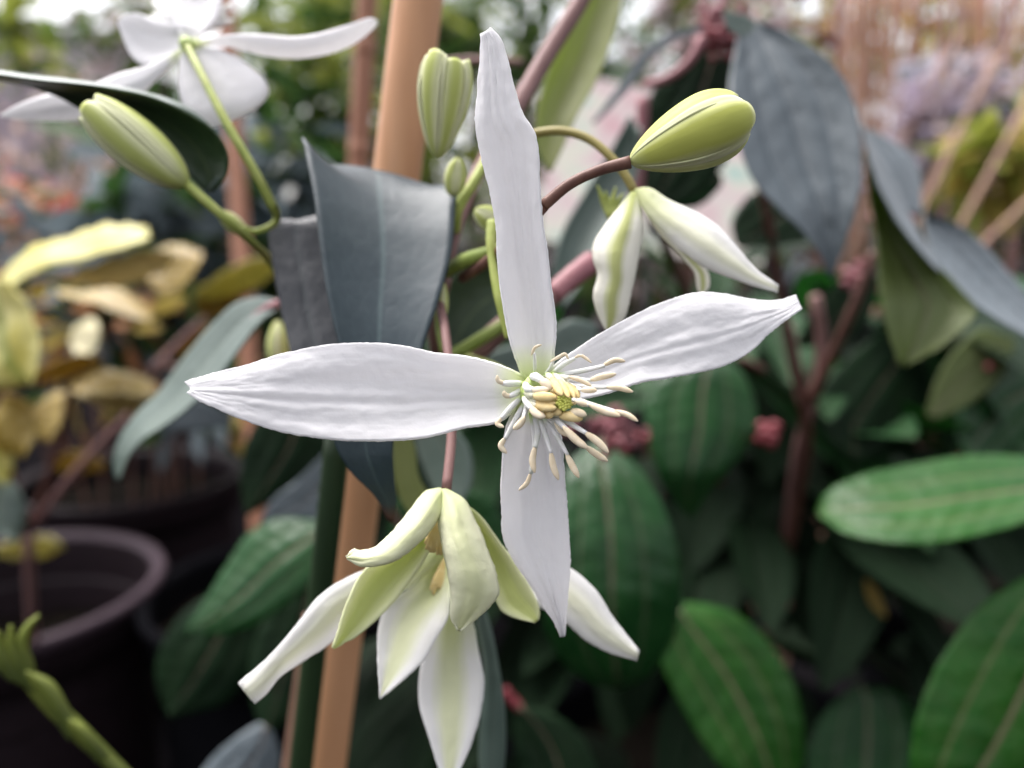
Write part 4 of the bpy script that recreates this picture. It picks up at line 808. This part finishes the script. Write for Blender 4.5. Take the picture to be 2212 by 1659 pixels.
yleaf(YEL, [(420, 640), (470, 595), (540, 565), (592, 560)], [(425, 655), (490, 645), (560, 620), (596, 580)], [.38, .375, .37], tilt=0.03, seed=4, cup=-.001)
yleaf(OCH, [(420, 655), (460, 640), (500, 640), (545, 660)], [(425, 670), (470, 690), (510, 700), (540, 680)], [.39, .39, .39], tilt=0.012, seed=5)
yleaf(OCH, [(120, 625), (200, 620), (280, 635), (330, 680)], [(130, 640), (200, 665), (270, 680), (328, 692)], [.36, .36, .36], tilt=-0.02, seed=6, cup=-.001)
yleaf(YEL, [(10, 600), (40, 630), (70, 690), (80, 760), (60, 830)], [(-60, 620), (-70, 700), (-60, 780), (-20, 830), (50, 835)], [.29, .285, .28], tilt=0.02, seed=7, cup=-.001)
yleaf(OCH, [(150, 830), (200, 800), (270, 805), (335, 830)], [(155, 845), (210, 870), (280, 875), (335, 845)], [.36, .355, .35], tilt=-0.012, seed=8, cup=-.001)
yleaf(CRM, [(190, 850), (250, 845), (300, 850), (336, 850)], [(195, 865), (250, 890), (300, 885), (336, 858)], [.352, .35, .35], tilt=0.03, seed=9, cup=-.001)
yleaf(OCH, [(10, 850), (60, 880), (75, 930), (60, 985)], [(0, 870), (-30, 920), (0, 980), (50, 990)], [.31, .31, .31], tilt=0.012, seed=10)
yleaf(YEL, [(-20, 880), (10, 920), (30, 980), (20, 1040)], [(-60, 890), (-70, 950), (-30, 1020), (15, 1045)], [.32, .32, .32], tilt=-0.02, seed=11)
yleaf(OCH, [(80, 800), (130, 780), (190, 770), (215, 775)], [(85, 830), (130, 825), (180, 805), (216, 785)], [.37, .37, .37], tilt=0.02, seed=12)
yleaf(CLEMG, [(0, 1020), (40, 1060), (60, 1120), (40, 1170)], [(-40, 1040), (-40, 1100), (-10, 1160), (30, 1175)], [.33, .33, .33], tilt=-0.012, seed=13)
yleaf(OCH, [(110, 990), (150, 975), (200, 985), (225, 1005)], [(112, 1010), (150, 1020), (195, 1018), (225, 1012)], [.6, .6, .6], tilt=0.03, seed=14)
yleaf(OCH, [(380, 760), (420, 720), (470, 710), (480, 720)], [(390, 775), (430, 765), (465, 745), (482, 728)], [.42, .42, .42], tilt=0.012, seed=15)
yleaf(CRM, [(150, 740), (170, 700), (200, 690), (212, 700)], [(165, 770), (190, 770), (208, 750), (214, 712)], [.5, .5, .5], tilt=-0.02, seed=16)
yleaf(YEL, [(-10, 1180), (60, 1165), (110, 1160), (135, 1175)], [(-10, 1200), (60, 1205), (110, 1200), (135, 1185)], [.56, .56, .56], tilt=0.02, seed=17)
yleaf(OCH, [(90, 950), (70, 900), (110, 860), (150, 850)], [(110, 955), (130, 920), (150, 890), (152, 855)], [.40, .40, .40], tilt=-0.012, seed=18)
for pts, r in [([(20, 640, .335), (90, 610, .34), (160, 590, .35)], .0017), ([(330, 800, .40), (400, 730, .40), (470, 670, .395), (560, 610, .39)], .0022), ([(300, 880, .40), (340, 800, .40), (450, 800, .39), (480, 760, .38)], .0018),
               ([(60, 1150, .44), (180, 1000, .42), (300, 880, .40)], .0024), ([(60, 1150, .44), (0, 900, .35), (-10, 750, .33), (20, 640, .335)], .0024), ([(60, 1150, .44), (130, 950, .41), (150, 850, .37)], .0018), ([(60, 1150, .44), (70, 1350, .5), (90, 1500, .6)], .003)]:
    tube('twig', STEMR if r < .002 else STEMM, ye, [P(*p) for p in pts], r, seg=8)

# ------------------------------------------------------------------ lime shoot at the lower left
sh = empty('green_shoot', P(420, 1800, .150), 'lime green young shoot with clawed tip in front of the empty brown pot', 'shoot')
tube('stem', SHOOT, sh, [P(420, 1800, .150), P(255, 1660, .148), P(170, 1580, .147), P(90, 1500, .146), P(30, 1430, .145)], [.0007, .0009, .0012, .0016, .0016, .0010], seg=12)
for (L, Rr) in [([(60, 1490), (40, 1440), (35, 1390), (60, 1345), (84, 1328)], [(85, 1500), (75, 1440), (62, 1395), (70, 1355), (85, 1331)]),
                ([(40, 1480), (15, 1430), (15, 1380), (22, 1350)], [(70, 1480), (55, 1430), (35, 1385), (24, 1350)]),
                ([(20, 1470), (-15, 1430), (-20, 1390), (-5, 1362)], [(50, 1475), (30, 1430), (10, 1390), (-3, 1362)]),
                ([(150, 1600), (110, 1540), (70, 1480), (55, 1450)], [(180, 1585), (150, 1530), (110, 1470), (60, 1450)]),
                ([(215, 1650), (170, 1600), (150, 1570), (148, 1555)], [(235, 1630), (205, 1590), (180, 1565), (150, 1553)])]:
    ribbon('bract', SHOOT, sh, L, Rr, [.1435, .1425, .142], n=18, m=8, cup=-.001, thick=.0004)
